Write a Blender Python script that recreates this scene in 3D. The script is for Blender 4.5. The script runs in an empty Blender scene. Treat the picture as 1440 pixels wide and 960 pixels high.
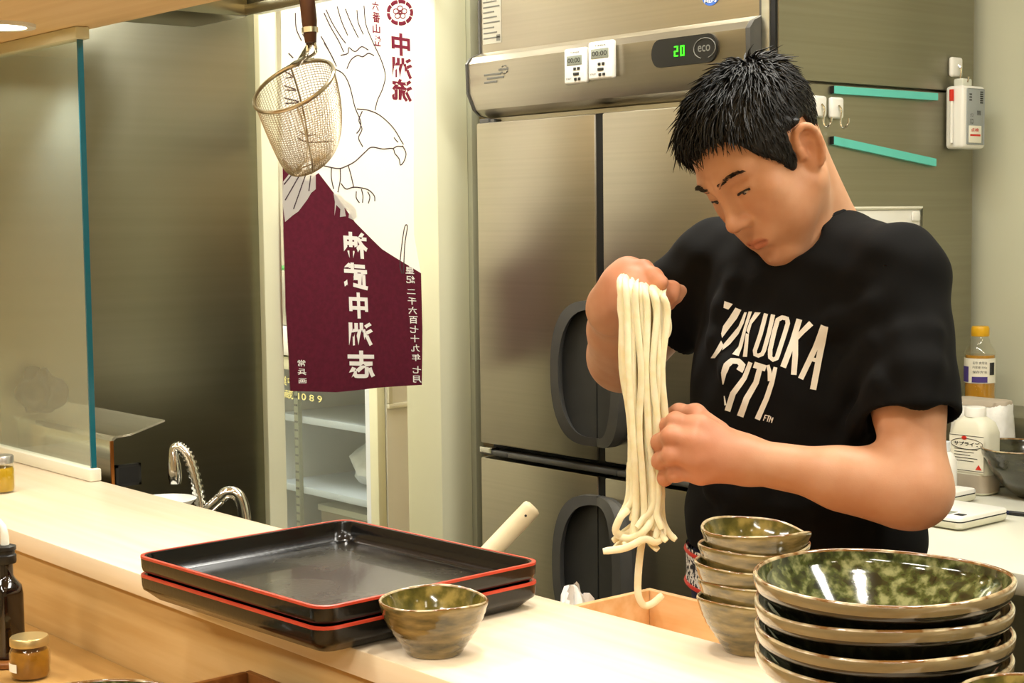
import bpy, bmesh, math, random
import numpy as np
from mathutils import Vector, Matrix
from mathutils.bvhtree import BVHTree
random.seed(7); rng = np.random.default_rng(7)
SC = bpy.context.scene; COL = SC.collection
R_ = math.radians

# ------------------------------------------------------------------ camera
FOC, PCX, PCY = 2246.0, 720.0, 480.0
_a, _p, _r = R_(40.1), R_(4.4), 0.012
FW = np.array([-math.cos(_a)*math.cos(_p), math.sin(_a)*math.cos(_p), -math.sin(_p)])
_rt = np.cross(FW, [0, 0, 1.]); _rt /= np.linalg.norm(_rt); _up = np.cross(_rt, FW)
RT = math.cos(_r)*_rt - math.sin(_r)*_up
UP = math.sin(_r)*_rt + math.cos(_r)*_up
CAM = np.array([0, 0, 1.40])
cd = bpy.data.cameras.new('camera'); cd.sensor_width = 36; cd.lens = FOC*36/1440; cd.clip_start = .05
cam = bpy.data.objects.new('camera', cd); COL.objects.link(cam)
cam.matrix_world = Matrix(((RT[0], UP[0], -FW[0], CAM[0]), (RT[1], UP[1], -FW[1], CAM[1]), (RT[2], UP[2], -FW[2], CAM[2]), (0, 0, 0, 1)))
SC.camera = cam

# surveying helpers: where a sight line meets a plane of the room
def _ray(x, y): return FW + RT*(x-PCX)/FOC - UP*(y-PCY)/FOC
def at(x, y, d): return CAM + _ray(x, y)*d
def onx(x, y, X): r = _ray(x, y); return CAM + r*(X-CAM[0])/r[0]
def ony(x, y, Y): r = _ray(x, y); return CAM + r*(Y-CAM[1])/r[1]
def onz(x, y, z): r = _ray(x, y); return CAM + r*(z-CAM[2])/r[2]

# ------------------------------------------------------------------ world, exposure, lamps
SC.view_settings.view_transform = 'Standard'; SC.view_settings.look = 'None'
SC.view_settings.gamma = 1; SC.view_settings.use_curve_mapping = False
SC.view_settings.exposure = 0.0
W = bpy.data.worlds.new('world'); SC.world = W; W.use_nodes = True
W.node_tree.nodes['Background'].inputs[0].default_value = (1, .95, .85, 1)
W.node_tree.nodes['Background'].inputs[1].default_value = .05
COOL = (1.0, .995, .95); WARM = (1.0, .95, .87)
def area(name, loc, sx, sy, power, col, rot=(0, 0, 0)):
    l = bpy.data.lights.new(name, 'AREA'); l.shape = 'RECTANGLE'; l.size = sx; l.size_y = sy; l.energy = power; l.color = col
    o = bpy.data.objects.new(name, l); o.location = loc; o.rotation_euler = rot; COL.objects.link(o); return o
def spot(name, loc, power, col, ang=110, rad=.04, tgt=None):
    l = bpy.data.lights.new(name, 'SPOT'); l.energy = power; l.color = col; l.spot_size = R_(ang); l.spot_blend = .6; l.shadow_soft_size = rad
    o = bpy.data.objects.new(name, l); o.location = loc; COL.objects.link(o)
    if tgt is not None: o.rotation_euler = (Vector(tgt)-Vector(loc)).to_track_quat('-Z', 'Y').to_euler()
    return o
CEIL = 2.55
KITCHEN_LAMPS = [(-2.45, 1.85), (-1.15, 1.85), (.3, 1.85)]
for x, y in KITCHEN_LAMPS: area('kitchen_lamp_light', (x, y, CEIL-.085), 1.15, .22, 18, COOL)
DINING_LAMPS = [(-2.3, -.9), (-.7, -.9), (.9, -.9)]
for x, y in DINING_LAMPS: area('dining_lamp_light', (x, y, CEIL-.085), 1.0, .3, 26, (1, .96, .87))
SOFFIT_LIGHTS = [(-2.64, 1.10), (-1.95, 1.10), (-1.25, 1.10), (-.60, 1.10), (.1, 1.10), (-2.3, .62), (-1.6, .62), (-.9, .62), (-.2, .62)]
for x, y in SOFFIT_LIGHTS: spot('soffit_downlight_light', (x, y, 1.728 if x < -2.2 else 1.728), 13, WARM, 120, .035)
area('back_room_lamp_light', (-3.9, 2.0, CEIL-.085), 1.0, 1.0, 26, (1, .98, .92))

# ------------------------------------------------------------------ materials
def lin(h):
    h = h.lstrip('#'); v = [int(h[i:i+2], 16)/255 for i in (0, 2, 4)]
    return tuple(c/12.92 if c <= .04045 else ((c+.055)/1.055)**2.4 for c in v)+(1,)
def pm(name, col, rough=.5, metal=0., col2=None, ns=6, nd=3, stretch=(1, 1, 1), mix=(.35, .65), bump=0., bs=None, coat=0., spec=.5,
       trans=0., emit=0., aniso=0., anrot=0., sheen=0., ior=1.45, sss=0., col3=None, rvar=0.):
    m = bpy.data.materials.new(name); m.use_nodes = True; nt = m.node_tree; b = nt.nodes['Principled BSDF']
    I = b.inputs; c1 = lin(col); I['Base Color'].default_value = c1; I['Roughness'].default_value = rough; I['Metallic'].default_value = metal
    I['Coat Weight'].default_value = coat; I['Coat Roughness'].default_value = .06; I['Specular IOR Level'].default_value = spec; I['Transmission Weight'].default_value = trans; I['IOR'].default_value = ior
    I['Anisotropic'].default_value = aniso; I['Anisotropic Rotation'].default_value = anrot; I['Sheen Weight'].default_value = sheen
    if sss: I['Subsurface Weight'].default_value = sss; I['Subsurface Radius'].default_value = (.012, .004, .002); I['Subsurface Scale'].default_value = 1.
    if emit: I['Emission Color'].default_value = c1; I['Emission Strength'].default_value = emit
    if col2 or bump or rvar:
        tc = nt.nodes.new('ShaderNodeTexCoord'); mp = nt.nodes.new('ShaderNodeMapping'); mp.inputs['Scale'].default_value = stretch
        nt.links.new(tc.outputs['Object'], mp.inputs[0])
        n = nt.nodes.new('ShaderNodeTexNoise'); n.inputs['Scale'].default_value = ns; n.inputs['Detail'].default_value = nd
        nt.links.new(mp.outputs[0], n.inputs['Vector'])
        if col2:
            r = nt.nodes.new('ShaderNodeValToRGB'); r.color_ramp.elements[0].position = mix[0]; r.color_ramp.elements[1].position = mix[1]
            r.color_ramp.elements[0].color = c1; r.color_ramp.elements[1].color = lin(col2)
            if col3: e = r.color_ramp.elements.new((mix[0]+mix[1])/2); e.color = lin(col3)
            nt.links.new(n.outputs['Fac'], r.inputs[0]); nt.links.new(r.outputs[0], I['Base Color'])
        if rvar:
            mr = nt.nodes.new('ShaderNodeMapRange'); mr.inputs[3].default_value = max(.02, rough-rvar); mr.inputs[4].default_value = rough+rvar
            nt.links.new(n.outputs['Fac'], mr.inputs[0]); nt.links.new(mr.outputs[0], I['Roughness'])
        if bump:
            n2 = n
            if bs:
                n2 = nt.nodes.new('ShaderNodeTexNoise'); n2.inputs['Scale'].default_value = bs; n2.inputs['Detail'].default_value = 4; nt.links.new(mp.outputs[0], n2.inputs['Vector'])
            bn = nt.nodes.new('ShaderNodeBump'); bn.inputs['Strength'].default_value = bump; bn.inputs['Distance'].default_value = .01
            nt.links.new(n2.outputs['Fac'], bn.inputs['Height']); nt.links.new(bn.outputs[0], I['Normal'])
    return m
def thin_glass(name, tint, gloss=1.0, haze=0.):
    m = bpy.data.materials.new(name); m.use_nodes = True; nt = m.node_tree; nt.nodes.clear()
    out = nt.nodes.new('ShaderNodeOutputMaterial'); mx = nt.nodes.new('ShaderNodeMixShader'); t = nt.nodes.new('ShaderNodeBsdfTransparent'); g = nt.nodes.new('ShaderNodeBsdfGlossy')
    f = nt.nodes.new('ShaderNodeFresnel'); f.inputs[0].default_value = 1.5; t.inputs[0].default_value = tint; g.inputs['Roughness'].default_value = .01
    g.inputs[0].default_value = (gloss, gloss, gloss, 1)
    ge = nt.nodes.new('ShaderNodeNewGeometry'); ma = nt.nodes.new('ShaderNodeMath'); ma.operation = 'MULTIPLY_ADD'; ma.inputs[1].default_value = 1/1.5-1.5; ma.inputs[2].default_value = 1.5
    nt.links.new(ge.outputs['Backfacing'], ma.inputs[0]); nt.links.new(ma.outputs[0], f.inputs[0])
    if haze:
        df = nt.nodes.new('ShaderNodeBsdfDiffuse'); df.inputs[0].default_value = (.70, .80, .70, 1); mh = nt.nodes.new('ShaderNodeMixShader'); mh.inputs[0].default_value = haze
        nt.links.new(t.outputs[0], mh.inputs[1]); nt.links.new(df.outputs[0], mh.inputs[2]); t = mh
    nt.links.new(f.outputs[0], mx.inputs[0]); nt.links.new(t.outputs[0], mx.inputs[1]); nt.links.new(g.outputs[0], mx.inputs[2]); nt.links.new(mx.outputs[0], out.inputs[0])
    return m
def cloth_mat(name, col, tr, col2=None):
    m = pm(name, col, .9, col2=col2, ns=90, bump=.15, bs=900); nt = m.node_tree; b = nt.nodes['Principled BSDF']
    t = nt.nodes.new('ShaderNodeBsdfTranslucent'); t.inputs[0].default_value = lin(col); mx = nt.nodes.new('ShaderNodeMixShader'); mx.inputs[0].default_value = tr
    nt.links.new(b.outputs[0], mx.inputs[1]); nt.links.new(t.outputs[0], mx.inputs[2]); nt.links.new(mx.outputs[0], nt.nodes['Material Output'].inputs[0])
    return m
M = {}
M['steel'] = pm('brushed_steel', '#989886', .30, 1, col2='#9d9c8a', ns=3, stretch=(1, .25, 16), rvar=.03, aniso=.6, anrot=.0)
M['fridge'] = pm('fridge_steel', '#b4ae9f', .34, 1, col2='#b9b3a4', ns=3, stretch=(.4, 1, 45), rvar=.025, aniso=.6)
M['side_steel'] = pm('panel_steel', '#9d9a88', .42, 1, col2='#a4a18f', ns=3, stretch=(1, .4, 30), rvar=.03)
M['chrome'] = pm('chrome', '#dcdcd8', .12, 1)
M['polished'] = pm('polished_steel', '#d8d4c8', .16, 1, col2='#ccc8bc', ns=5, stretch=(.3, 1, 40))
M['ledge'] = pm('pale_ledge_wood', '#ead9be', .38, col2='#e2cfae', ns=9, nd=5, stretch=(.35, 6, 6), coat=.15)
M['riser'] = pm('riser_wood', '#c6a570', .45, col2='#b69158', ns=5, nd=5, stretch=(.5, 6, 9))
M['soffit'] = pm('soffit_wood', '#f0d2a0', .5, col2='#e8c68e', ns=5, nd=5, stretch=(.4, 7, 7))
M['boxwood'] = pm('box_wood', '#edc590', .5, col2='#e2b276', ns=8, nd=4, stretch=(.8, 6, 6))
M['darkwood'] = pm('dark_wood', '#4a2a1c', .45, col2='#5b3524', ns=20, stretch=(1, 1, .2))
M['brownwood'] = pm('brown_wood', '#8d5a28', .45, col2='#774518', ns=12, stretch=(.5, 6, 4))
M['palewood'] = pm('pale_stick_wood', '#e6d9b4', .5, col2='#dccca2', ns=12)
M['wall'] = pm('wall_paint', '#c9cbb4', .7, col2='#c4c6af', ns=2)
M['wallwarm'] = pm('dining_wall', '#c8b48c', .8, col2='#bda87e', ns=2)
M['white_wall'] = pm('white_paint', '#eceadb', .7, col2='#e6e4d4', ns=2)
M['cream'] = pm('cream_frame', '#e0e0c2', .5, col2='#d9d9ba', ns=2)
M['greytrim'] = pm('grey_trim', '#a5a68f', .5)
M['ceiling'] = pm('ceiling_paint', '#d9d3bf', .8, col2='#d2ccb8', ns=3)
M['floor'] = pm('floor_tile', '#6d6558', .5, col2='#625b50', ns=4)
M['dark'] = pm('black_plastic', '#161614', .4, col2='#1b1b19', ns=30)
M['gap'] = pm('gap_black', '#0a0a09', .6)
M['handle'] = pm('handle_grey', '#4a4946', .38, col2='#504f4b', ns=20)
M['handle2'] = pm('handle_pocket', '#3a3a38', .45, col2='#3f3f3c', ns=20)
M['lacq'] = pm('black_lacquer', '#0b0a0a', .2, col2='#100f0d', ns=14, spec=.35, coat=.2, bump=.03, bs=160, rvar=.06)
M['lacqin'] = pm('black_lacquer_worn', '#14130f', .26, col2='#3a372d', ns=9, nd=8, mix=(.42, .72), coat=.35, bump=.06, bs=220, rvar=.12)
M['red'] = pm('red_lacquer', '#b9402a', .3, col2='#aa3622', ns=30, coat=.3)
M['white'] = pm('white_plastic', '#ecebe4', .4)
M['whitec'] = pm('white_enamel', '#efefe8', .35)
M['offw'] = pm('offwhite_plastic', '#dedcc9', .45)
M['grey'] = pm('grey_plastic', '#9aa0a0', .5)
M['lcd'] = pm('lcd_grey', '#8b9184', .25)
M['ink'] = pm('ink_dark', '#2a2a28', .7)
M['inkgrey'] = pm('ink_grey', '#6d6d66', .7)
M['label'] = pm('paper_label', '#e9e6d6', .7)
M['silverlabel'] = pm('foil_label', '#b9b6a8', .5, .3)
M['teal'] = pm('teal_magnet', '#63cdc0', .5)
M['redp'] = pm('red_plastic', '#cf2a1c', .4)
M['blue'] = pm('blue_sticker', '#3a66b8', .5)
M['purple'] = pm('purple_label', '#4a3a84', .6)
M['yellowcap'] = pm('yellow_cap', '#d8a516', .4)
M['yellow'] = pm('yellow_paper', '#f0dc3c', .7)
M['note'] = pm('note_paper', '#efe9a0', .8)
M['green_led'] = pm('green_led', '#3cff20', .5, emit=2.2)
M['glassedge'] = pm('glass_edge_teal', '#0f5a68', .15, coat=.4)
M['glass'] = thin_glass('hazed_pane', (.93, .97, .93, 1), gloss=1., haze=.11)  # pale diffuse haze mixed in to brighten the view through the pane
M['showglass'] = thin_glass('showcase_pane', (.93, .96, .97, 1))
M['jarglass'] = thin_glass('jar_glass', (.96, .96, .92, 1))
M['amber'] = pm('amber_paste', '#9a6a14', .35, col2='#7d5410', ns=40)
M['yellowpaste'] = pm('yellow_paste', '#b8970f', .35, col2='#a58408', ns=40)
M['soy'] = pm('soy_sauce', '#120a07', .08, coat=1)
M['oil'] = pm('golden_oil', '#b98420', .1, coat=.8)
M['clearp'] = pm('clear_plastic', '#d9dccf', .15, coat=.5)
M['goldlid'] = pm('gold_lid', '#c9b27a', .3, .8)
M['silverlid'] = pm('silver_lid', '#c9c9c4', .3, .9)
M['glaze'] = pm('small_bowl_glaze', '#3d3617', .14, col2='#877345', ns=34, nd=6, stretch=(.8, .8, 3.), mix=(.36, .66), col3='#665730', coat=.7, bump=.06)
M['glazein'] = pm('small_bowl_inner_glaze', '#3f3c16', .12, col2='#8d7a3e', ns=50, nd=5, col3='#5b5222', coat=.8)
M['bigout'] = pm('big_bowl_outer_glaze', '#8d7e5c', .18, col2='#6f6041', ns=14, nd=5, stretch=(1, 1, 3), coat=.6)
M['bigin'] = pm('big_bowl_green_glaze', '#15190c', .10, col2='#7b7c52', ns=95, nd=7, mix=(.36, .66), col3='#3e4520', coat=.9)
M['bigdark'] = pm('big_bowl_dark_lower', '#0e0d0a', .2, col2='#181610', ns=40, coat=.5)  # near-black outer wall below the rim band of the upper three bowls
M['rimglaze'] = pm('bowl_rim_glaze', '#6d4a22', .15, col2='#b9a983', ns=40, mix=(.45, .62), coat=.8)
M['darkbowl'] = pm('dark_bowl_glaze', '#27271c', .18, col2='#3d3c28', ns=25, stretch=(1, 1, 4), coat=.7)
M['noodle'] = pm('noodle_dough', '#f4ebc8', .42, col2='#eee0b2', ns=60, coat=.15, sss=.15)
M['skin'] = None
M['shirt'] = pm('black_cotton', '#090909', .88, col2='#0b0b0b', ns=400, sheen=.0, spec=.2)
M['navy'] = pm('navy_cotton', '#1c2140', .9, col2='#171b36', ns=200)
M['trouser'] = pm('dark_cotton', '#1c1d24', .9)
M['print'] = pm('white_print', '#e9e6da', .8)
M['hair'] = pm('black_hair', '#0b0a09', .46, col2='#141210', ns=90, spec=.45)
M['brow'] = pm('brow_hair', '#1f1610', .6)
M['eyeball'] = pm('eye_white', '#b9ab9a', .2, coat=.5)
M['iris'] = pm('iris_dark', '#120b08', .15, coat=.8)
M['cloth'] = cloth_mat('banner_white', '#f2efe8', .5)
M['maroon'] = cloth_mat('banner_maroon', '#6a1730', .22, '#5d1329')
M['bline'] = pm('banner_line_ink', '#4a3a3e', .9)
M['bmar'] = pm('banner_maroon_ink', '#7a1f35', .9)
M['bwhite'] = pm('banner_white_ink', '#f4efe9', .9)
M['bag'] = pm('white_bag', '#eeeeea', .55, col2='#e4e4e0', ns=30, bump=.4, bs=40)
M['blackbag'] = pm('black_bag', '#0b0c0e', .6, spec=.2, col2='#101214', ns=20, bump=.4, bs=30)
M['mesh'] = pm('strainer_wire', '#b3a58c', .3, 1)
M['lampon'] = pm('lamp_diffuser', '#fff4dc', .5, emit=6)
M['downon'] = pm('downlight_lens', '#fff3da', .5, emit=14)
M['worktop'] = pm('white_worktop', '#dddccc', .35, col2='#d5d4c4', ns=4)
M['counter'] = pm('dining_counter_wood', '#bd9558', .4, col2='#ab8346', ns=6, nd=5, stretch=(.5, 6, 6))
M['brass'] = pm('copper_edge', '#a8662e', .3, 1)
M['coolplastic'] = pm('cool_white', '#dfe6ee', .4)
M['card'] = pm('cardboard_grey', '#b5aa98', .8, col2='#aba08e', ns=10)
M['greenp'] = pm('green_sheet', '#5aa05a', .6)
M['beltp'] = pm('belt_pattern', '#e0dcd4', .8, col2='#1c1c22', ns=160, nd=1, mix=(.48, .52))

def skin_mat():
    m = pm('skin', '#cd9b79', .46, col2='#c6906c', ns=28, bump=.03, bs=500, sss=.07, spec=.4); nt = m.node_tree; b = nt.nodes['Principled BSDF']
    at_ = nt.nodes.new('ShaderNodeAttribute'); at_.attribute_name = 'tint'
    mx = nt.nodes.new('ShaderNodeMix'); mx.data_type = 'RGBA'; mx.blend_type = 'MULTIPLY'; mx.inputs[0].default_value = 1
    l = b.inputs['Base Color'].links[0]; src = l.from_socket; nt.links.remove(l)
    nt.links.new(src, mx.inputs[6]); nt.links.new(at_.outputs['Color'], mx.inputs[7]); nt.links.new(mx.outputs[2], b.inputs['Base Color'])
    return m
M['skin'] = skin_mat()

# ------------------------------------------------------------------ mesh builder
class G:
    def __init__(s): s.v = []; s.f = []; s.mi = []
    def add(s, v, f, mi=0):
        n = len(s.v); s.v += [tuple(map(float, p)) for p in v]; s.f += [tuple(i+n for i in q) for q in f]; s.mi += [mi]*len(f); return s
    def bm(s, b, mi=0, mat=None):
        if mat is not None: bmesh.ops.transform(b, matrix=mat, verts=b.verts)
        b.verts.index_update(); s.add([v.co for v in b.verts], [[v.index for v in f.verts] for f in b.faces], mi); b.free(); return s
    def box(s, x0, x1, y0, y1, z0, z1, bev=0., seg=2, mi=0, mat=None):
        b = bmesh.new(); bmesh.ops.create_cube(b, size=1)
        for v in b.verts: v.co = ((x0+x1)/2+v.co.x*(x1-x0), (y0+y1)/2+v.co.y*(y1-y0), (z0+z1)/2+v.co.z*(z1-z0))
        if bev: bmesh.ops.bevel(b, geom=list(b.edges), offset=bev, segments=seg, affect='EDGES', profile=.5)
        return s.bm(b, mi, mat)
    def lathe(s, prof, c=(0, 0, 0), n=40, mi=0, fn=None, caps=True):
        v = []; f = []
        for i, (r, z) in enumerate(prof):
            for j in range(n):
                t = 2*math.pi*j/n; rr, zz = (r, z) if fn is None else fn(r, z, t)
                v.append((c[0]+rr*math.cos(t), c[1]+rr*math.sin(t), c[2]+zz))
        for i in range(len(prof)-1):
            for j in range(n): f.append((i*n+j, i*n+(j+1) % n, (i+1)*n+(j+1) % n, (i+1)*n+j))
        if caps:
            if prof[0][0] > 1e-5: f.append(tuple(reversed(range(n))))
            if prof[-1][0] > 1e-5: f.append(tuple(range((len(prof)-1)*n, len(prof)*n)))
        return s.add(v, f, mi)
    def tube(s, pts, rad, n=8, mi=0, flat=None, caps=True):
        P = [Vector(p) for p in pts]; v = []; f = []; up = None
        for i, p in enumerate(P):
            t = (P[min(i+1, len(P)-1)]-P[max(i-1, 0)]).normalized()
            if up is None:
                up = Vector(flat[1]) if flat else (Vector((0, 0, 1)) if abs(t.z) < .9 else Vector((1, 0, 0)))
            if flat: up = Vector(flat[1])
            a = t.cross(up); a = a.normalized() if a.length > 1e-6 else Vector((1, 0, 0)); u = a.cross(t).normalized(); up = u
            r = rad[i] if hasattr(rad, '__len__') else rad; k = flat[0] if flat else 1.
            for j in range(n):
                q = 2*math.pi*j/n; v.append(p+a*(r*math.cos(q))+u*(r*k*math.sin(q)))
        for i in range(len(P)-1):
            for j in range(n): f.append((i*n+j, i*n+(j+1) % n, (i+1)*n+(j+1) % n, (i+1)*n+j))
        if caps: f.append(tuple(reversed(range(n)))); f.append(tuple(range((len(P)-1)*n, len(P)*n)))
        return s.add(v, f, mi)
    def prism(s, poly, d0, d1, fr, mi=0):
        """poly of 2D points, fr(u, v, d) -> 3D"""
        n = len(poly); v = [fr(u, w, d0) for u, w in poly]+[fr(u, w, d1) for u, w in poly]
        f = [tuple(range(n)), tuple(range(2*n-1, n-1, -1))]+[(i, (i+1) % n+0 if False else (i+1) % n, n+(i+1) % n, n+i) for i in range(n)]
        return s.add(v, f, mi)
    def grid(s, fn, nu, nv, mi=0, closed=False):
        v = [fn(i/nu, j/nv) for i in range(nu+1) for j in range(nv+1)]
        f = [(i*(nv+1)+j, (i+1)*(nv+1)+j, (i+1)*(nv+1)+j+1, i*(nv+1)+j+1) for i in range(nu) for j in range(nv)]
        return s.add(v, f, mi)
    def mesh(s, name, mats, smooth=40):
        me = bpy.data.meshes.new(name); s.weld = getattr(s, 'weld', 0); me.from_pydata(s.v, [], s.f)
        for m in (mats if isinstance(mats, (list, tuple)) else [mats]): me.materials.append(m)
        me.polygons.foreach_set('material_index', s.mi)
        if smooth:
            me.polygons.foreach_set('use_smooth', [True]*len(me.polygons)); me.set_sharp_from_angle(angle=R_(smooth))
        b = bmesh.new(); b.from_mesh(me)
        if s.weld: bmesh.ops.remove_doubles(b, verts=b.verts, dist=s.weld)
        bmesh.ops.recalc_face_normals(b, faces=b.faces); b.to_mesh(me); b.free()
        me.update(); return me
    def obj(s, name, mats, parent=None, smooth=40, **kw):
        if isinstance(mats, str): mats = M[mats]
        elif isinstance(mats, (list, tuple)): mats = [M[m] if isinstance(m, str) else m for m in mats]
        return link(name, s.mesh(name, mats, smooth), parent, **kw)
def tag(o, label=None, cat=None, group=None, kind=None, category=None):
    cat = cat or category
    for k, v in (('label', label), ('category', cat), ('group', group), ('kind', kind)):
        if v: o[k] = v
    return o
def world_of(o):
    m = o.matrix_basis.copy()
    if o.parent: m = world_of(o.parent) @ o.matrix_parent_inverse @ m
    return m
def link(name, me, parent=None, **kw):
    """geometry given in room coordinates; the object's origin goes to the foot of its bounding box"""
    o = bpy.data.objects.new(name, me); COL.objects.link(o)
    vs = np.empty(len(me.vertices)*3); me.vertices.foreach_get('co', vs); vs = vs.reshape(-1, 3)
    lo, hi = vs.min(0), vs.max(0); c = Vector(((lo[0]+hi[0])/2, (lo[1]+hi[1])/2, lo[2]))
    me.transform(Matrix.Translation(-c)); o.location = c
    if parent is not None:
        o.parent = parent; o.matrix_parent_inverse = world_of(parent).inverted()
    return tag(o, **kw)
def thing(name, label, cat, loc, group=None, parent=None):
    o = bpy.data.objects.new(name, None); o.empty_display_size = .05; COL.objects.link(o); o.location = loc
    return tag(o, label, cat, group)
def S(name, g, mat, parent=None, smooth=40): return g.obj(name, mat, parent, smooth, kind='structure') if parent is None else g.obj(name, mat, parent, smooth)
def dup(root, delta, label=None, rotz=0.):
    def cp(o, par):
        c = o.copy(); COL.objects.link(c)
        if par is not None: c.parent = par
        for ch in o.children: cp(ch, c)
        return c
    r = cp(root, None); r.location = Vector(root.location)+Vector(delta); r.rotation_euler = (0, 0, rotz)
    if label: r['label'] = label
    return r
def catmull(pts, n):
    P = [np.array(p, float) for p in pts]; P = [2*P[0]-P[1]]+P+[2*P[-1]-P[-2]]; out = []
    m = len(P)-3
    for i in range(n+1):
        t = i/n*m; k = min(int(t), m-1); u = t-k; a, b, c, d = P[k:k+4]
        out.append(.5*((2*b)+(c-a)*u+(2*a-5*b+4*c-d)*u*u+(3*b-a-3*c+d)*u**3))
    return out
def text_bm(body, bold=0.):
    c = bpy.data.curves.new('lettering', 'FONT'); c.body = body; c.size = 1; c.offset = bold; c.resolution_u = 3
    o = bpy.data.objects.new('lettering', c); COL.objects.link(o)
    me = bpy.data.meshes.new_from_object(o.evaluated_get(bpy.context.evaluated_depsgraph_get()))
    bpy.data.objects.remove(o); bpy.data.curves.remove(c)
    b = bmesh.new(); b.from_mesh(me); bpy.data.meshes.remove(me)
    return b
def text_fit(g, body, fr, u0, u1, v0, v1, bold=0., mi=0, keep=False, cuts=0):
    """lettering filled into the rectangle u0..u1, v0..v1 of the surface fr(u, v)"""
    b = text_bm(body, bold)
    xs = [v.co.x for v in b.verts]; ys = [v.co.y for v in b.verts]
    if not xs: b.free(); return
    x0, x1, y0, y1 = min(xs), max(xs), min(ys), max(ys)
    for i in range(1, cuts): 
        for co, no in (((x0+(x1-x0)*i/cuts, 0, 0), (1, 0, 0)), ((0, y0+(y1-y0)*i/cuts, 0), (0, 1, 0))):
            bmesh.ops.bisect_plane(b, geom=b.verts[:]+b.edges[:]+b.faces[:], plane_co=co, plane_no=no)
    for v in b.verts:
        u = u0+(v.co.x-x0)/(x1-x0)*(u1-u0); w = v0+(v.co.y-y0)/(y1-y0)*(v1-v0); v.co = Vector(fr(u, w))
    g.bm(b, mi)

# ------------------------------------------------------------------ signed distance modelling (numpy)
def _n(v): v = np.asarray(v, float); return v/np.linalg.norm(v)
def s_ell(c, r, Rm=None):
    c = np.asarray(c, float); r = np.asarray(r, float)
    def f(P):
        q = P-c
        if Rm is not None: q = q@Rm
        k0 = np.sqrt(((q/r)**2).sum(-1)); k1 = np.sqrt(((q/(r*r))**2).sum(-1))+1e-9
        return k0*(k0-1)/k1
    f.b = (c, float(r.max())); return f
def s_cap(a, b, ra, rb=None, sq=None):
    a = np.asarray(a, float); b = np.asarray(b, float); rb = ra if rb is None else rb; ba = b-a; L2 = ba@ba+1e-12
    def f(P):
        pa = P-a; h = np.clip(pa@ba/L2, 0, 1); q = pa-h[:, None]*ba
        if sq is not None:                                   # squash: axis, factor
            ax, k = sq; q = q+np.outer(q@ax*(k-1), ax)
        return np.sqrt((q*q).sum(-1))-(ra+(rb-ra)*h)
    f.b = ((a+b)/2, float(np.linalg.norm(ba)/2+max(ra, rb))); return f
def s_plane(p, n):
    p = np.asarray(p, float); n = _n(n)
    def f(P): return (P-p)@n
    f.b = None; return f
def smin(a, b, k):
    if k <= 0: return np.minimum(a, b)
    h = np.maximum(k-np.abs(a-b), 0)/k; return np.minimum(a, b)-h*h*k*.25
class SDF:
    def __init__(s): s.ops = []
    def add(s, f, k=.01): s.ops.append((0, f, k)); return s
    def sub(s, f, k=.005): s.ops.append((1, f, k)); return s
    def cut(s, f, k=.003): s.ops.append((2, f, k)); return s
    def disp(s, f): s.ops.append((3, f, 0)); return s
    def ev(s, P, c=None, rad=None):
        d = np.full(len(P), 1.0)
        for op, f, k in s.ops:
            b = getattr(f, 'b', None)
            if c is not None and b is not None and np.linalg.norm(b[0]-c)-b[1] > rad+k*1.6+.03: continue
            if op == 0: d = smin(d, f(P), k)
            elif op == 1: d = -smin(-d, f(P), k)
            elif op == 2: d = -smin(-d, -f(P), k)
            else: d = d+f(P)
        return d
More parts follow.
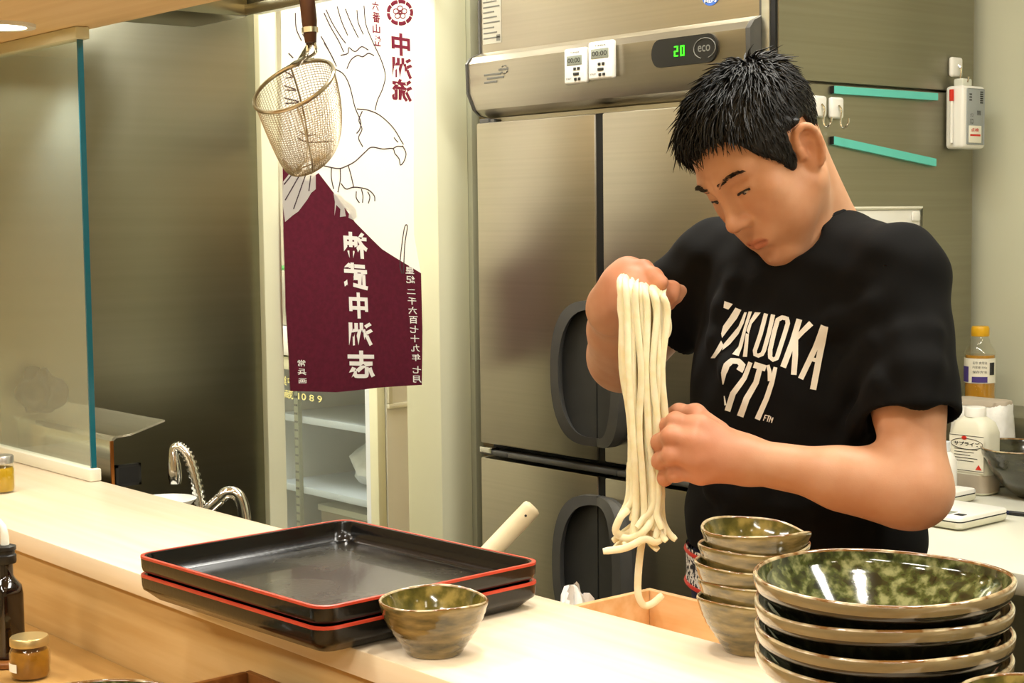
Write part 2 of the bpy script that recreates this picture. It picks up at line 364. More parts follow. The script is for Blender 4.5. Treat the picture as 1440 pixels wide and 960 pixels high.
def sdf_mesh(sd, lo, hi, h, B=20):
    lo = np.asarray(lo, float); n = np.ceil((np.asarray(hi)-lo)/h/B).astype(int)
    gx = np.stack(np.meshgrid(*[np.arange(k) for k in n], indexing='ij'), -1).reshape(-1, 3)
    cen = lo+(gx*B+(B+1)/2)*h; rad = (B+1)*h*math.sqrt(3)/2
    live = np.abs(sd.ev(cen)) < rad*1.5+.006
    off = np.arange(B+2); L = np.stack(np.meshgrid(off, off, off, indexing='ij'), -1).reshape(-1, 3)
    N = n*B+4; KV = []; VV = []; QQ = []
    key = lambda i: (i[..., 0]*N[1]+i[..., 1])*N[2]+i[..., 2]
    corners = np.array([(i, j, k) for i in (0, 1) for j in (0, 1) for k in (0, 1)])
    for g_, c in zip(gx[live], cen[live]):
        b0 = g_*B; d = sd.ev(lo+(b0+L)*h, c, rad).reshape(B+2, B+2, B+2)
        s_ = d < 0
        if s_.all() or not s_.any(): continue
        D = np.stack([d[i:B+1+i, j:B+1+j, k:B+1+k] for i, j, k in corners], -1); sg = D < 0; cnt = sg.sum(-1)
        idx = np.argwhere((cnt > 0) & (cnt < 8))
        if not len(idx): continue
        Dc = D[idx[:, 0], idx[:, 1], idx[:, 2]]; acc = np.zeros((len(idx), 3)); num = np.zeros(len(idx))
        for a in range(8):
            for bb in range(a+1, 8):
                if np.abs(corners[a]-corners[bb]).sum() != 1: continue
                da, db = Dc[:, a], Dc[:, bb]; m = (da < 0) != (db < 0); t = np.where(m, da/np.where(m, da-db, 1), 0)
                acc += (corners[a]+t[:, None]*(corners[bb]-corners[a]))*m[:, None]; num += m
        KV.append(key(idx+b0)); VV.append(lo+(idx+b0+acc/num[:, None])*h)
        for a in range(3):
            e = np.zeros(3, int); e[a] = 1; b_, c_ = (a+1) % 3, (a+2) % 3; eb = np.zeros(3, int); eb[b_] = 1; ec = np.zeros(3, int); ec[c_] = 1
            p0 = s_[1:B+1, 1:B+1, 1:B+1]; p1 = s_[1+e[0]:B+1+e[0], 1+e[1]:B+1+e[1], 1+e[2]:B+1+e[2]]
            for fl in (0, 1):
                ii = np.argwhere((p0 & ~p1) if fl == 0 else (~p0 & p1))+1
                if not len(ii): continue
                ii = ii+b0; q = [key(ii-eb-ec), key(ii-ec), key(ii), key(ii-eb)]
                if fl: q = q[::-1]
                QQ.append(np.stack(q, -1))
    K = np.concatenate(KV); V = np.concatenate(VV); Q = np.concatenate(QQ)
    uk, ui = np.unique(K, return_index=True); V = V[ui]; F = np.searchsorted(uk, Q)
    ok = (uk[np.minimum(F, len(uk)-1)] == Q).all(1); return V, F[ok]
def np_mesh(name, V, F, mats):
    me = bpy.data.meshes.new(name); me.vertices.add(len(V)); me.vertices.foreach_set('co', np.asarray(V, np.float32).ravel())
    me.loops.add(len(F)*4); me.loops.foreach_set('vertex_index', np.asarray(F, np.int32).ravel())
    me.polygons.add(len(F)); me.polygons.foreach_set('loop_start', np.arange(0, len(F)*4, 4, dtype=np.int32))
    me.update(calc_edges=True); me.validate()
    me.polygons.foreach_set('use_smooth', [True]*len(me.polygons))
    for m in (mats if isinstance(mats, (list, tuple)) else [mats]): me.materials.append(M[m] if isinstance(m, str) else m)
    return me

# ------------------------------------------------------------------ structure
XL, YB, YF = -3.10, 2.36, 1.235            # left steel wall, fridge front, back edge of the ledge
LEDGE, DINE, WORK = .95, .81, .80          # heights
S('floor', G().box(-5.3, 2.5, -2.7, 3.8, -.1, 0), 'floor')
S('ceiling', G().box(-5.3, 2.5, -2.7, 3.8, CEIL, CEIL+.1), 'ceiling')
wl = S('wall_left', G().box(XL-.1, XL, -2.6, 1.875, 0, CEIL).box(XL-.1, XL, 1.875, 2.36, 2.12, CEIL).box(XL-.1, XL, 2.36, 3.7, 0, CEIL), 'wallwarm')
S('steel_cladding', G().box(XL, XL+.012, 1.262, 1.868, .0, CEIL-.002, .002), 'steel', wl)
dr = S('door_1', G().box(XL-.11, XL+.03, 1.868, 1.915, 0, 2.12, .004).box(XL-.11, XL+.03, 2.356, 2.452, 0, 2.12, .004).box(XL-.11, XL+.03, 1.868, 2.452, 2.12, 2.18, .004), 'cream')
S('trim_1', G().box(XL, XL+.045, 2.452, 2.478, 0, 2.18, .003), 'greytrim')
S('wall_back', G().box(-3.0, 2.5, 3.06, 3.16, 0, CEIL), 'wall')
S('trim_2', G().box(-1.868, -.4, 3.02, 3.06, 1.592, CEIL-.01, .006), 'wall')
S('wall_right', G().box(2.4, 2.5, -2.6, 3.06, 0, CEIL), 'wallwarm')
S('wall_front', G().box(-3.2, 2.5, -2.7, -2.6, 0, CEIL), 'wallwarm')
S('wall_storeroom_left', G().box(-5.3, -5.2, 1.3, 3.7, 0, CEIL), 'white_wall')
S('wall_storeroom_back', G().box(-5.2, -3.2, 3.6, 3.7, 0, CEIL), 'white_wall')
S('wall_storeroom_front', G().box(-5.2, -3.2, 1.3, 1.4, 0, CEIL), 'white_wall')
# wooden soffit over the ledge with its downlights
so = S('ceiling_soffit', G().box(XL, 1.2, .25, 1.255, 1.737, CEIL), 'soffit')
for i, (x, y) in enumerate(SOFFIT_LIGHTS):
    t = thing('downlight', 'round glowing downlight in the wooden soffit '+['above the glass screen', 'above the faucets', 'above the wooden box', 'above the stacked bowls', 'beyond the stacked bowls', 'near the glass screen on the guest side', 'above the lacquer trays on the guest side', 'above the small bowls on the guest side', 'beyond the stacked bowls on the guest side'][i], 'downlight', (x, y, 1.725), 'soffit downlights' if i else None)
    G().lathe([(.046, 1.731), (.060, 1.731), (.060, 1.738), (.046, 1.738)], (x, y, 0), 32, caps=False).obj('trim_ring', 'white', t)
    G().lathe([(.0, 1.7335), (.046, 1.7335), (.046, 1.7365), (0, 1.7365)], (x, y, 0), 32).obj('lens', 'downon', t)
for i, (x, y) in enumerate(KITCHEN_LAMPS):
    t = thing('ceiling_lamp', 'long white ceiling lamp above '+['the refrigerator', 'the cook', 'the far end of the prep table'][i], 'lamp', (x, y, CEIL-.08), 'kitchen ceiling lamps')
    G().box(x-.62, x+.62, y-.14, y+.14, CEIL-.06, CEIL, .01).obj('housing', 'white', t)
    G().box(x-.58, x+.58, y-.11, y+.11, CEIL-.078, CEIL-.061, .008).obj('diffuser', 'lampon', t)
for i, (x, y) in enumerate(DINING_LAMPS):
    t = thing('ceiling_lamp', 'rectangular ceiling lamp above the guests '+['beside the left wall', 'in the middle of the room', 'beside the right wall'][i], 'lamp', (x, y, CEIL-.08), 'dining ceiling lamps')
    G().box(x-.53, x+.53, y-.18, y+.18, CEIL-.06, CEIL, .01).obj('housing', 'white', t)
    G().box(x-.5, x+.5, y-.15, y+.15, CEIL-.078, CEIL-.061, .008).obj('diffuser', 'lampon', t)
t = thing('ceiling_lamp', 'square ceiling lamp in the storeroom behind the banner', 'lamp', (-3.9, 2.0, CEIL-.08))
G().box(-4.45, -3.35, 1.45, 2.55, CEIL-.06, CEIL, .01).obj('housing', 'white', t); G().box(-4.4, -3.4, 1.5, 2.5, CEIL-.078, CEIL-.061, .008).obj('diffuser', 'lampon', t)

# ------------------------------------------------------------------ serving ledge, dining counter, worktop
X0, X1 = XL+.002, 1.4
t = thing('serving_ledge', 'long pale wooden serving ledge running beside the kitchen', 'counter', (-.8, 1.08, 0))
G().box(X0, X1, .936, YF, LEDGE-.03, LEDGE, .0025).obj('ledge_top', 'ledge', t)
G().box(X0, X1, .95, .972, 0, LEDGE-.03).obj('front_panel', 'riser', t, label='honey coloured upright wooden panel')
G().box(X0, X1, YF-.03, YF-.01, 0, LEDGE-.03).obj('rear_panel', 'polished', t)
t = thing('dining_counter', 'honey brown wooden dining counter below the serving ledge', 'counter', (-.8, .7, 0))
G().box(X0, X1, .42, .949, DINE-.035, DINE, .003).obj('counter_top', 'counter', t)
G().box(X0, X1, .72, .74, 0, DINE-.035).obj('apron_panel', 'riser', t)
t = thing('worktop', 'steel kitchen worktop behind the serving ledge', 'worktop', (-.8, 1.36, 0))
G().box(-2.2, 1.2, 1.237, 1.448, WORK-.04, WORK-.002, .003).obj('worktop_slab', 'polished', t)
for x in (-2.15, -.6, 1.1):
    G().box(x, x+.04, 1.245, 1.285, 0, WORK-.04).obj('leg', 'polished', t); G().box(x, x+.04, 1.40, 1.44, 0, WORK-.04).obj('leg', 'polished', t)

# ------------------------------------------------------------------ glass screen
t = thing('glass_screen', 'clear glass screen with a teal edge standing on the ledge', 'glass screen', (-2.85, YF-.005, LEDGE))
G().box(X0, -2.604, YF-.012, YF-.004, .968, 1.722).obj('pane', 'glass', t)
G().box(-2.604, -2.600, YF-.013, YF-.003, .968, 1.722).obj('pane_edge', 'glassedge', t, label='dark teal polished glass edge')
G().box(X0, -2.588, YF-.022, YF, .9505, .972, .002).obj('bottom_channel', 'offw', t)
G().box(X0, -2.588, YF-.022, YF+.004, 1.716, 1.7365, .002).obj('top_channel', 'cream', t)

# ------------------------------------------------------------------ hood
t = thing('exhaust_hood', 'stainless exhaust hood edge behind the wooden soffit', 'hood', (-2.6, 1.5, 1.78))
G().box(-2.80, -2.60, 1.262, 1.56, 1.778, 1.86, .003).obj('hood_box', 'steel', t)
G().box(-2.62, -1.7, 1.561, 1.60, 1.786, 1.86, .003).obj('hood_wing', 'steel', t)
G().box(-2.62, -1.7, 1.553, 1.5595, 1.780, 1.80, .002).obj('hood_lip', 'polished', t)
for i, (hx, hy) in enumerate(((-2.7, 1.5), (-1.8, 1.58))): G().tube([(hx, hy, 1.86), (hx, hy, CEIL)], .008, 8).obj('hanger_rod', 'chrome', t)

# ------------------------------------------------------------------ fridge
FX0, FX1 = -2.926, -2.055
fr = thing('refrigerator', 'tall four-door stainless steel commercial refrigerator behind the cook', 'refrigerator', ((FX0+FX1)/2, 2.7, 0))
G().box(FX0+.004, -2.035, YB+.055, 3.04, .10, 1.99, .004).obj('body', 'fridge', fr)
prof = [(YB+.05, 1.632), (YB+.012, 1.640), (YB-.004, 1.652), (YB-.022, 1.690), (YB-.024, 1.757), (YB-.012, 1.772), (YB+.016, 1.784), (YB+.016, 1.985), (YB+.05, 1.985)]
G().prism(prof, FX0+.006, FX1-.012, lambda u, v, d: (d, u, v)).obj('top_unit_cover', 'fridge', fr, smooth=25)
for xa, xb in ((FX0, FX0+.006), (FX1-.012, FX1)): 
    G().prism([(y-.004, z) for y, z in prof], xa, xb, lambda u, v, d: (d, u, v)).obj('end_cap', 'handle', fr)
G().box(FX1, -2.035, YB+.003, YB+.06, .1, 1.985, .002).obj('corner_post', 'side_steel', fr)
G().box(FX0+.02, FX1, YB+.03, YB+.056, 1.60, 1.634).obj('top_gasket', 'offw', fr)
G().box(FX0+.004, FX1, YB+.04, YB+.056, .12, 1.62).obj('door_gasket', 'gap', fr, label='black rubber gap between the doors')
G().box(FX0+.012, FX0+.045, YB+.002, YB+.03, 1.615, 1.632, .002).box(FX0+.045, FX0+.06, YB+.006, YB+.03, 1.617, 1.630, .002).obj('hinge', 'handle', fr)
SPLIT = -2.508
def door(x0, x1, z0, z1, side, hz0, hz1):
    d = G().box(x0, x1, YB, YB+.04, z0, z1, .004, 2).obj('door', 'fridge', fr)
    e = SPLIT-.002 if side < 0 else SPLIT+.002
    # half oval pocket handle : plate, raised outer grip
    n = 26; cz = (hz0+hz1)/2; a = (hz1-hz0)/2; w = .118 if side < 0 else .105
    def outline(k):
        pts = []
        for i in range(n+1):
            q = -math.pi/2+math.pi*i/n; c = abs(math.cos(q))**.62; s_ = math.copysign(abs(math.sin(q))**.86, math.sin(q))
            pts.append((e+side*(.004+(w-.004)*c*k+ (0.018 if False else 0)), cz+a*s_*k))
        return pts
    o = outline(1.0)
    poly = [(e, o[0][1])]+o+[(e, o[-1][1])]
    G().prism(poly, YB-.010, YB+.002, lambda u, v, d_: (u, d_, v)).obj('handle_plate', 'handle2', d)
    g = G(); oo = outline(1.0); ii = outline(.80)
    # band grip standing proud and arching away from the plate
    v = []; 
    for i in range(n+1):
        q = max(0., math.sin(math.pi*i/n)); pr = .012+.030*q**.6
        (xo, zo), (xi, zi) = oo[i], ii[i]
        xi = xo-side*min(abs(xo-xi)+.012, .03); 
        v += [(xo, YB-.008, zo), (xo-side*.004, YB-pr, zo), (xi, YB-pr, zi*.6+zo*.4), (xi+side*.004, YB-pr+.016*q, zi*.6+zo*.4)]
    f = [(4*i+j, 4*i+(j+1) % 4, 4*i+4+(j+1) % 4, 4*i+4+j) for i in range(n) for j in range(4)]
    g.add(v, f); g.obj('handle_grip', 'handle', d, smooth=50)
    return d
door(FX0+.003, SPLIT-.012, .872, 1.622, -1, .905, 1.222)
door(SPLIT+.012, FX1-.003, .872, 1.622, 1, .905, 1.222)
door(FX0+.003, SPLIT-.012, .12, .838, -1, .47, .797)
door(SPLIT+.012, FX1-.003, .12, .838, 1, .47, .797)
for z0, z1 in ((.872, 1.622), (.12, .838)): G().box(SPLIT-.0118, SPLIT+.0118, YB+.005, YB+.05, z0, z1).obj('centre_gap_fill', 'gap', fr, label='black strip filling the dark gap between the two doors')  # black filler added so the open gap between the doors stays dark
for x0, x1 in ((FX0+.004, -2.82), (-2.82, -2.455), (-2.455, FX1-.004)):
    G().box(x0, x1-.002, YB-.004, YB+.04, .846, .858, .003).obj('middle_rail', 'handle', fr)
G().box(FX0+.006, FX0+.05, YB-.006, YB+.02, .850, .864, .002).obj('middle_hinge', 'chrome', fr)
for x in (FX0+.08, FX1-.08):
    for y in (2.5, 2.95): G().lathe([(.025, 0), (.025, .02), (.016, .025), (.016, .1)], (x, y, 0), 16).obj('foot', 'chrome', fr)
# side panels of the tower
for z0, z1 in ((.08, 1.655), (1.660, 2.30)): G().box(-2.034, -2.018, YB+.012, 3.012, z0, z1, .002).obj('side_panel', 'side_steel', fr)
G().box(-2.034, -2.022, YB+.006, YB+.0115, .08, 2.28).obj('side_seam', 'gap', fr)
# controller
YP = YB-.0235
def pill(x0, x1, z0, z1, n=10):
    r = (z1-z0)/2; p = []
    for i in range(n+1): q = -math.pi/2+math.pi*i/n; p.append((x1-r+r*math.cos(q)*.8, (z0+z1)/2+r*math.sin(q)))
    for i in range(n+1): q = math.pi/2+math.pi*i/n; p.append((x0+r+r*math.cos(q)*.8, (z0+z1)/2+r*math.sin(q)))
    return p
ct = G().prism(pill(-2.325, -2.135, 1.700, 1.756), YP-.005, YP+.002, lambda u, v, d: (u, d, v)).obj('control_panel', 'dark', fr, label='black control panel with green digits 20')
fP = lambda u, v: (u, YP-.0056, v)
def seg7(g, ch, x, z, w, h):
    on = {'2': 'abged', '0': 'abcdef'}[ch]; tt = w*.2
    R = {'a': (x, z+h-tt, x+w, z+h), 'g': (x, z+h/2-tt/2, x+w, z+h/2+tt/2), 'd': (x, z, x+w, z+tt), 'b': (x+w-tt, z+h/2, x+w, z+h), 'c': (x+w-tt, z, x+w, z+h/2), 'f': (x, z+h/2, x+tt, z+h), 'e': (x, z, x+tt, z+h/2)}
    for s_ in on: a, b, c, d = R[s_]; g.box(a, c, YP-.0066, YP-.0052, b, d)
g = G(); seg7(g, '2', -2.2535, 1.7185, .0095, .020); seg7(g, '0', -2.2365, 1.7185, .0095, .020); g.obj('digits', 'green_led', ct)
g = G(); text_fit(g, 'eco', fP, -2.190, -2.157, 1.7215, 1.7345, .01)
g.tube([(-2.172+.029*math.cos(q), YP-.0056, 1.728+.020*math.sin(q)) for q in [R_(a) for a in range(-70, 251, 20)]], .0011, 5); g.obj('eco_mark', 'inkgrey', ct)
# stickers
st = G().box(-2.912, -2.846, YB+.0145, YB+.0165, 1.803, 1.92).obj('rating_sticker', 'silverlabel', fr)
g = G()
for k in range(9):
    z = 1.815+k*.0118; g.box(-2.909, -2.850-.02*((k*7) % 3)/2, YB+.0138, YB+.0146, z, z+.003)
g.box(-2.862, -2.849, YB+.0138, YB+.0146, 1.808, 1.822); g.obj('sticker_print', 'inkgrey', st)
g = G(); 
for k, (a, b) in enumerate(((0, .045), (.01, .07), (0, .06), (.052, .085))): g.box(-2.862+a, -2.862+b, YP-.0012, YP+.001, 1.708+k*.0085, 1.713+k*.0085, .0008)
for k in range(7): g.tube([(-2.79+.012*math.cos(k*.9), YP-.0005, 1.735+.009*math.sin(k*.9)), (-2.79+.012*math.cos(k*.9+.5), YP-.0005, 1.735+.009*math.sin(k*.9+.5))], .0016, 5)
g.obj('embossed_plate', 'inkgrey', fr)
bs = G().prism([(-2.196+.026*math.cos(q), 1.842+.026*math.sin(q)) for q in [2*math.pi*i/28 for i in range(28)]], YB+.0145, YB+.0163, lambda u, v, d: (u, d, v)).obj('round_sticker', 'blue', fr)
g = G(); text_fit(g, 'MEPS', lambda u, v: (u, YB+.0140, v), -2.212, -2.180, 1.822, 1.829, .01); g.obj('sticker_lettering', 'white', bs)

# kitchen timers on the cover
def timer(x0, x1, z0, z1, lab):
    yb = YP-.003; t = thing('kitchen_timer', lab, 'timer', ((x0+x1)/2, yb-.01, z0))
    b = G().box(x0, x1, yb-.014, yb, z0, z1, .0055, 3).box(x0+.008, x1-.008, yb, YP-.0004, z0+.008, z1-.02).obj('case', 'white', t)
    G().box(x0+.011, x1-.011, yb-.0152, yb-.013, z1-.036, z1-.016, .001).obj('display', 'lcd', t)
    g = G(); text_fit(g, '00:00', lambda u, v: (u, yb-.0156, v), x0+.015, x1-.015, z1-.031, z1-.021, .01); g.obj('display_digits', 'ink', t)
    g = G(); text_fit(g, 'TIMER', lambda u, v: (u, yb-.0146, v), x0+.022, x1-.018, z1-.0115, z1-.008); text_fit(g, 'START', lambda u, v: (u, yb-.0146, v), x0+.008, x0+.026, z0+.010, z0+.0135); g.obj('case_print', 'ink', t)
    for k, (u, v, w) in enumerate(((.036, .032, .008), (.048, .032, .008), (.040, .021, .018), (.038, .010, .008), (.050, .010, .008))):
        G().box(x0+u-w/2, x0+u+w/2, yb-.0158, yb-.0138, z0+v-.003, z0+v+.003, .001).obj('button', 'ink', t)
timer(-2.572, -2.503, 1.684, 1.760, 'white kitchen timer on the refrigerator, farther from its control panel')
timer(-2.496, -2.421, 1.688, 1.768, 'white kitchen timer on the refrigerator, nearer its control panel')

# ------------------------------------------------------------------ things on the side of the tower
XS = -2.018
def bar(y0, z0, y1, z1, h, lab):
    t = thing('magnetic_strip', lab, 'magnet', (XS, (y0+y1)/2, min(z0, z1)))
    c = lambda u, v, d: (d, u, v)
    G().prism([(y0, z0-h/2), (y1, z1-h/2), (y1, z1+h/2), (y0, z0+h/2)], XS-.0002, XS+.008, c).obj('strip', 'teal', t)
    G().prism([(y0-.004, z0-h/2+.001), (y0, z0-h/2), (y0, z0+h/2), (y0-.004, z0+h/2-.001)], XS-.0002, XS+.0078, c).obj('strip_end', 'gap', t)
bar(2.528, 1.645, 2.872, 1.6445, .015, 'teal magnetic strip, level, upper of the two on the steel panel')
bar(2.528, 1.546, 2.868, 1.507, .016, 'teal magnetic strip, slanting, lower of the two on the steel panel')
def hook(y, z, lab, grp=None):
    t = thing('magnetic_hook', lab, 'hook', (XS, y, z-.03), grp)
    G().box(XS, XS+.012, y-.02, y+.02, z-.021, z+.021, .006, 3).obj('hook_base', 'white', t)
    G().tube(catmull([(XS+.013, y, z+.004), (XS+.02, y, z-.006), (XS+.018, y, z-.03), (XS+.026, y, z-.041), (XS+.036, y, z-.032), (XS+.038, y, z-.022)], 18), .0022, 7).obj('hook_wire', 'chrome', t)
p = onx(1172, 152, XS); hook(p[1], p[2], 'white magnetic hook with empty wire between the teal strips, beside its twin')
p = onx(1148, 150, XS); hook(p[1], p[2], 'white magnetic hook half hidden behind the hair of the cook')
p = onx(1342, 95, XS); hook(p[1]-.004, p[2], 'white magnetic hook carrying the grey gas alarm')
# gas alarm
ya, yb_ = 2.905, 2.988; za, zb = 1.536, 1.668; xa = XS+.002
t = thing('gas_alarm', 'grey and white wall gas alarm hanging from a hook', 'alarm', (xa, (ya+yb_)/2, za))
G().box(xa, xa+.045, ya, yb_, za, zb, .008, 3).obj('case', 'white', t)
G().box(xa+.0445, xa+.047, ya+.012, yb_-.008, za+.008, zb-.006, .003).obj('front_plate', 'grey', t)
G().box(xa+.01, xa+.034, ya+.015, ya+.05, zb-.003, zb+.016, .004).obj('hanger', 'clearp', t)
fA = lambda u, v: (xa+.0478, u, v)
g = G()
for k in range(3):
    for j in range(2): g.box(xa+.046, xa+.0476, ya+.020+j*.005, ya+.023+j*.005, zb-.020-k*.006, zb-.017-k*.006)
for k in range(6): g.box(xa+.046, xa+.0476, yb_-.024, yb_-.014, zb-.014-k*.0045, zb-.0115-k*.0045)
g.obj('vent_slot', 'ink', t)
g = G(); text_fit(g, 'CO', fA, ya+.022, ya+.034, za+.052, za+.062); text_fit(g, 'ガス', fA, ya+.022, ya+.034, za+.066, za+.074); text_fit(g, '警報', fA, yb_-.036, yb_-.022, za+.07, za+.08); g.obj('case_lettering', 'ink', t)
sk = G().box(xa+.0466, xa+.0482, ya+.018, yb_-.020, za+.012, za+.048, .0004).obj('sticker', 'label', t)
g = G(); text_fit(g, '点検', lambda u, v: (xa+.0486, u, v), ya+.024, yb_-.03, za+.035, za+.043, .01); g.box(xa+.048, xa+.0486, ya+.022, yb_-.024, za+.026, za+.030); g.obj('sticker_lettering', 'redp', sk)
t = thing('pen', 'white pen with a red cap clipped beside the gas alarm', 'pen', (xa+.02, ya-.005, za))
G().tube([(xa+.02, ya-.005, za+.012), (xa+.02, ya-.005, zb-.03)], .0035, 8).obj('barrel', 'white', t)
G().tube([(xa+.02, ya-.005, zb-.032), (xa+.02, ya-.005, zb-.008)], .0048, 8).obj('cap', 'redp', t)
# whiteboard behind the cook
t = thing('whiteboard', 'small white board on the steel panel behind the shoulder of the cook', 'whiteboard', (XS, 2.68, 1.2))
G().box(XS, XS+.008, 2.50, 2.812, 1.16, 1.408, .002).obj('board', 'white', t)
g = G(); y0, y1, z0, z1 = 2.498, 2.816, 1.156, 1.412
g.tube([(XS+.007, y0, z0), (XS+.007, y1, z0), (XS+.007, y1, z1), (XS+.007, y0, z1), (XS+.007, y0, z0)], .005, 6); g.obj('board_frame', 'offw', t)
G().box(XS+.008, XS+.014, 2.78, 2.806, 1.385, 1.405, .003).obj('corner_clip', 'white', t)

# ------------------------------------------------------------------ storeroom seen through the doorway
XC = -3.70; YC = onx(532, 600, XC)[1]
zt = ony(410, 470, YC)[2]+.02
xs0 = -4.40
sc = thing('display_fridge', 'white glass-door display fridge in the storeroom under the banner', 'refrigerator', ((xs0+XC)/2, YC+.3, 0))
G().box(xs0, XC, YC+.50, YC+.56, 0, zt).box(xs0, xs0+.03, YC+.03, YC+.5, 0, zt).box(XC-.03, XC, YC+.03, YC+.5, 0, zt).box(xs0, XC, YC+.03, YC+.5, 0, .12).box(xs0, XC, YC+.03, YC+.5, zt-.09, zt, .004).obj('cabinet', 'whitec', sc)
G().box(xs0, XC+.002, YC-.012, YC+.03, zt-.085, zt+.002, .006).obj('header', 'whitec', sc)
df = G().box(xs0+.01, xs0+.05, YC, YC+.028, .1, zt-.09, .003).box(XC-.045, XC-.004, YC, YC+.028, .1, zt-.09, .003).box(xs0+.05, XC-.045, YC, YC+.028, .1, .15, .003).box(xs0+.05, XC-.045, YC, YC+.028, zt-.13, zt-.09, .003).obj('door_frame', 'cream', sc)
G().box(XC-.068, XC-.046, YC+.003, YC+.022, .15, zt-.13).obj('door_seal', 'coolplastic', df)
G().box(xs0+.05, XC-.068, YC+.010, YC+.014, .15, zt-.13).obj('door_glass', 'showglass', df)
for z in (.36, .56, .78): G().box(xs0+.035, XC-.035, YC+.06, YC+.48, z, z+.012, .002).box(xs0+.035, XC-.035, YC+.052, YC+.062, z-.004, z+.018, .002).obj('shelf', 'coolplastic', sc)
g = G().box(xs0+.20, xs0+.222, YC+.036, YC+.05, .15, zt-.13); g.obj('shelf_rail', 'greytrim', sc)
g = G()
for k in range(28): g.box(xs0+.203, xs0+.219, YC+.034, YC+.0365, .18+k*.026, .186+k*.026)
g.obj('rail_slots', 'inkgrey', sc, kind='stuff')
g = G(); text_fit(g, '営業中 12:7 00', lambda u, v: (u, YC+.0085, v), -4.28, -4.0, .895, .925, .01); text_fit(g, '冷蔵 10 8 9', lambda u, v: (u, YC+.0085, v), -4.27, -4.0, .855, .882, .01); g.obj('glass_lettering', 'note', sc)
t = thing('storage_box', 'beige box on the lower shelf of the display fridge', 'box', (-4.0, YC+.28, .372))
G().box(-4.16, -3.80, YC+.10, YC+.44, .3725, .50, .004).obj('box_body', 'card', t); G().box(-4.17, -3.79, YC+.095, YC+.445, .50, .52, .003).obj('box_lid', 'offw', t)
# plastic bag on upper shelf
def lump(name, mat, c, r, seed, parent=None, amp=.25, seg=24, sharp=0, **kw):
    rr = random.Random(seed); ph = [(rr.uniform(0, 6.3), rr.uniform(0, 6.3), rr.randint(2, 6), rr.randint(2, 6)) for _ in range(6)]
    def fn(u, v):
        a = 2*math.pi*u; b = math.pi*v; k = 1+amp*sum(math.sin(m*a+p)*math.sin(n_*b+q)/(1+i*.4) for i, (p, q, m, n_) in enumerate(ph))/2.2
        return (c[0]+r[0]*k*math.sin(b)*math.cos(a), c[1]+r[1]*k*math.sin(b)*math.sin(a), max(c[2]-r[2], c[2]+r[2]*k*math.cos(b)))
    return G().grid(fn, seg, seg//2).obj(name, mat, parent, 60, **kw)
lump('plastic_bag', 'bag', (-3.98, YC+.25, .575+.075), (.14, .12, .075), 3, label='crumpled clear white plastic bag on the middle fridge shelf', category='bag')
# microwave and rice bag standing on the display fridge
mz = zt+.003
t = thing('microwave', 'silver microwave with a round knob on the display fridge', 'microwave', (-4.25, YC+.2, mz))
G().box(-4.40, -4.06, YC+.02, YC+.40, mz, mz+.17, .006).obj('case', 'silverlabel', t)
k0 = ony(385, 410, YC+.01)
G().box(k0[0]-.035, k0[0]+.045, YC+.012, YC+.021, mz+.03, mz+.15, .002).obj('knob_panel', 'dark', t)
G().lathe([(.018, 0), (.016, .016), (0, .016)], (0, 0, 0), 20).obj('knob', 'white', t)
o = t.children[-1]; o.rotation_euler = (math.pi/2, 0, 0); o.location = (k0[0], YC+.012, k0[2])
G().box(k0[0]+.06, k0[0]+.16, YC+.012, YC+.021, mz+.03, mz+.15, .002).obj('window', 'lcd', t)
t2 = G().box(-4.39, -4.08, YC+.03, YC+.30, mz+.171, mz+.18, .002).obj('plastic_sheet', 'greenp', None, label='flat green sheet on top of the microwave', category='sheet')
lump('rice_bag', 'bag', (-4.25, YC+.18, mz+.18+.09), (.10, .10, .09), 9, label='white rounded bag standing on the microwave', category='bag', amp=.12)
# whiteboard corner and notes on the side of the display fridge
t = thing('memo_board', 'white memo board on the side of the display fridge', 'whiteboard', (XC+.005, YC+.2, .86))
q = onx(548, 573, XC+.006)
G().box(XC+.001, XC+.006, q[1], q[1]+.30, q[2]+.01, q[2]+.22, .002).obj('board', 'white', t); G().box(XC+.001, XC+.014, q[1]-.008, q[1]+.30, q[2]-.004, q[2]+.012, .004).obj('pen_rail', 'offw', t); G().box(XC+.001, XC+.014, q[1]-.008, q[1]+.006, q[2]+.012, q[2]+.22, .003).obj('board_frame', 'offw', t)
def sheet(name, mat, px0, px1, py0, py1, X, lab, cat, lines):
    a = onx(px0, py0, X); b = onx(px1, py1, X); t = thing(name, lab, cat, (X, (a[1]+b[1])/2, b[2]))
    fn = lambda u, v: (X+.001+.012*(u**2), a[1]+(b[1]-a[1])*u, b[2]+(a[2]-b[2])*v)
    G().grid(fn, 8, 4).grid(lambda u, v: tuple(np.array(fn(u, v))-[.0012, 0, 0]), 8, 4).obj('paper', mat, t)
    g = G()
    for k, (tx, u0, u1, v0, v1) in enumerate(lines): text_fit(g, tx, lambda u, v: tuple(np.array(fn(u, v))+[.0012, 0, 0]), u0, u1, v0, v1, .01, cuts=2)
    if lines: g.obj('handwriting', 'ink', t)
sheet('paper_note', 'note', 592, 612, 586, 664, XC+.001, 'pale yellow handwritten paper note on the display fridge side', 'note', [('メモ', .35, .8, .6, .78), ('1.2', .4, .8, .25, .38)])
sheet('yellow_sign', 'yellow', 588, 610, 362, 417, XC-.02, 'bright yellow paper sign beside the banner edge', 'sign', [])
G().box(XC-.05, XC-.021, onx(588, 362, XC)[1]-.002, onx(588, 362, XC)[1]+.3, zt+.002, 1.5, .003).obj('white_board', 'white', None, label='white panel standing on the display fridge behind the yellow sign', category='board')

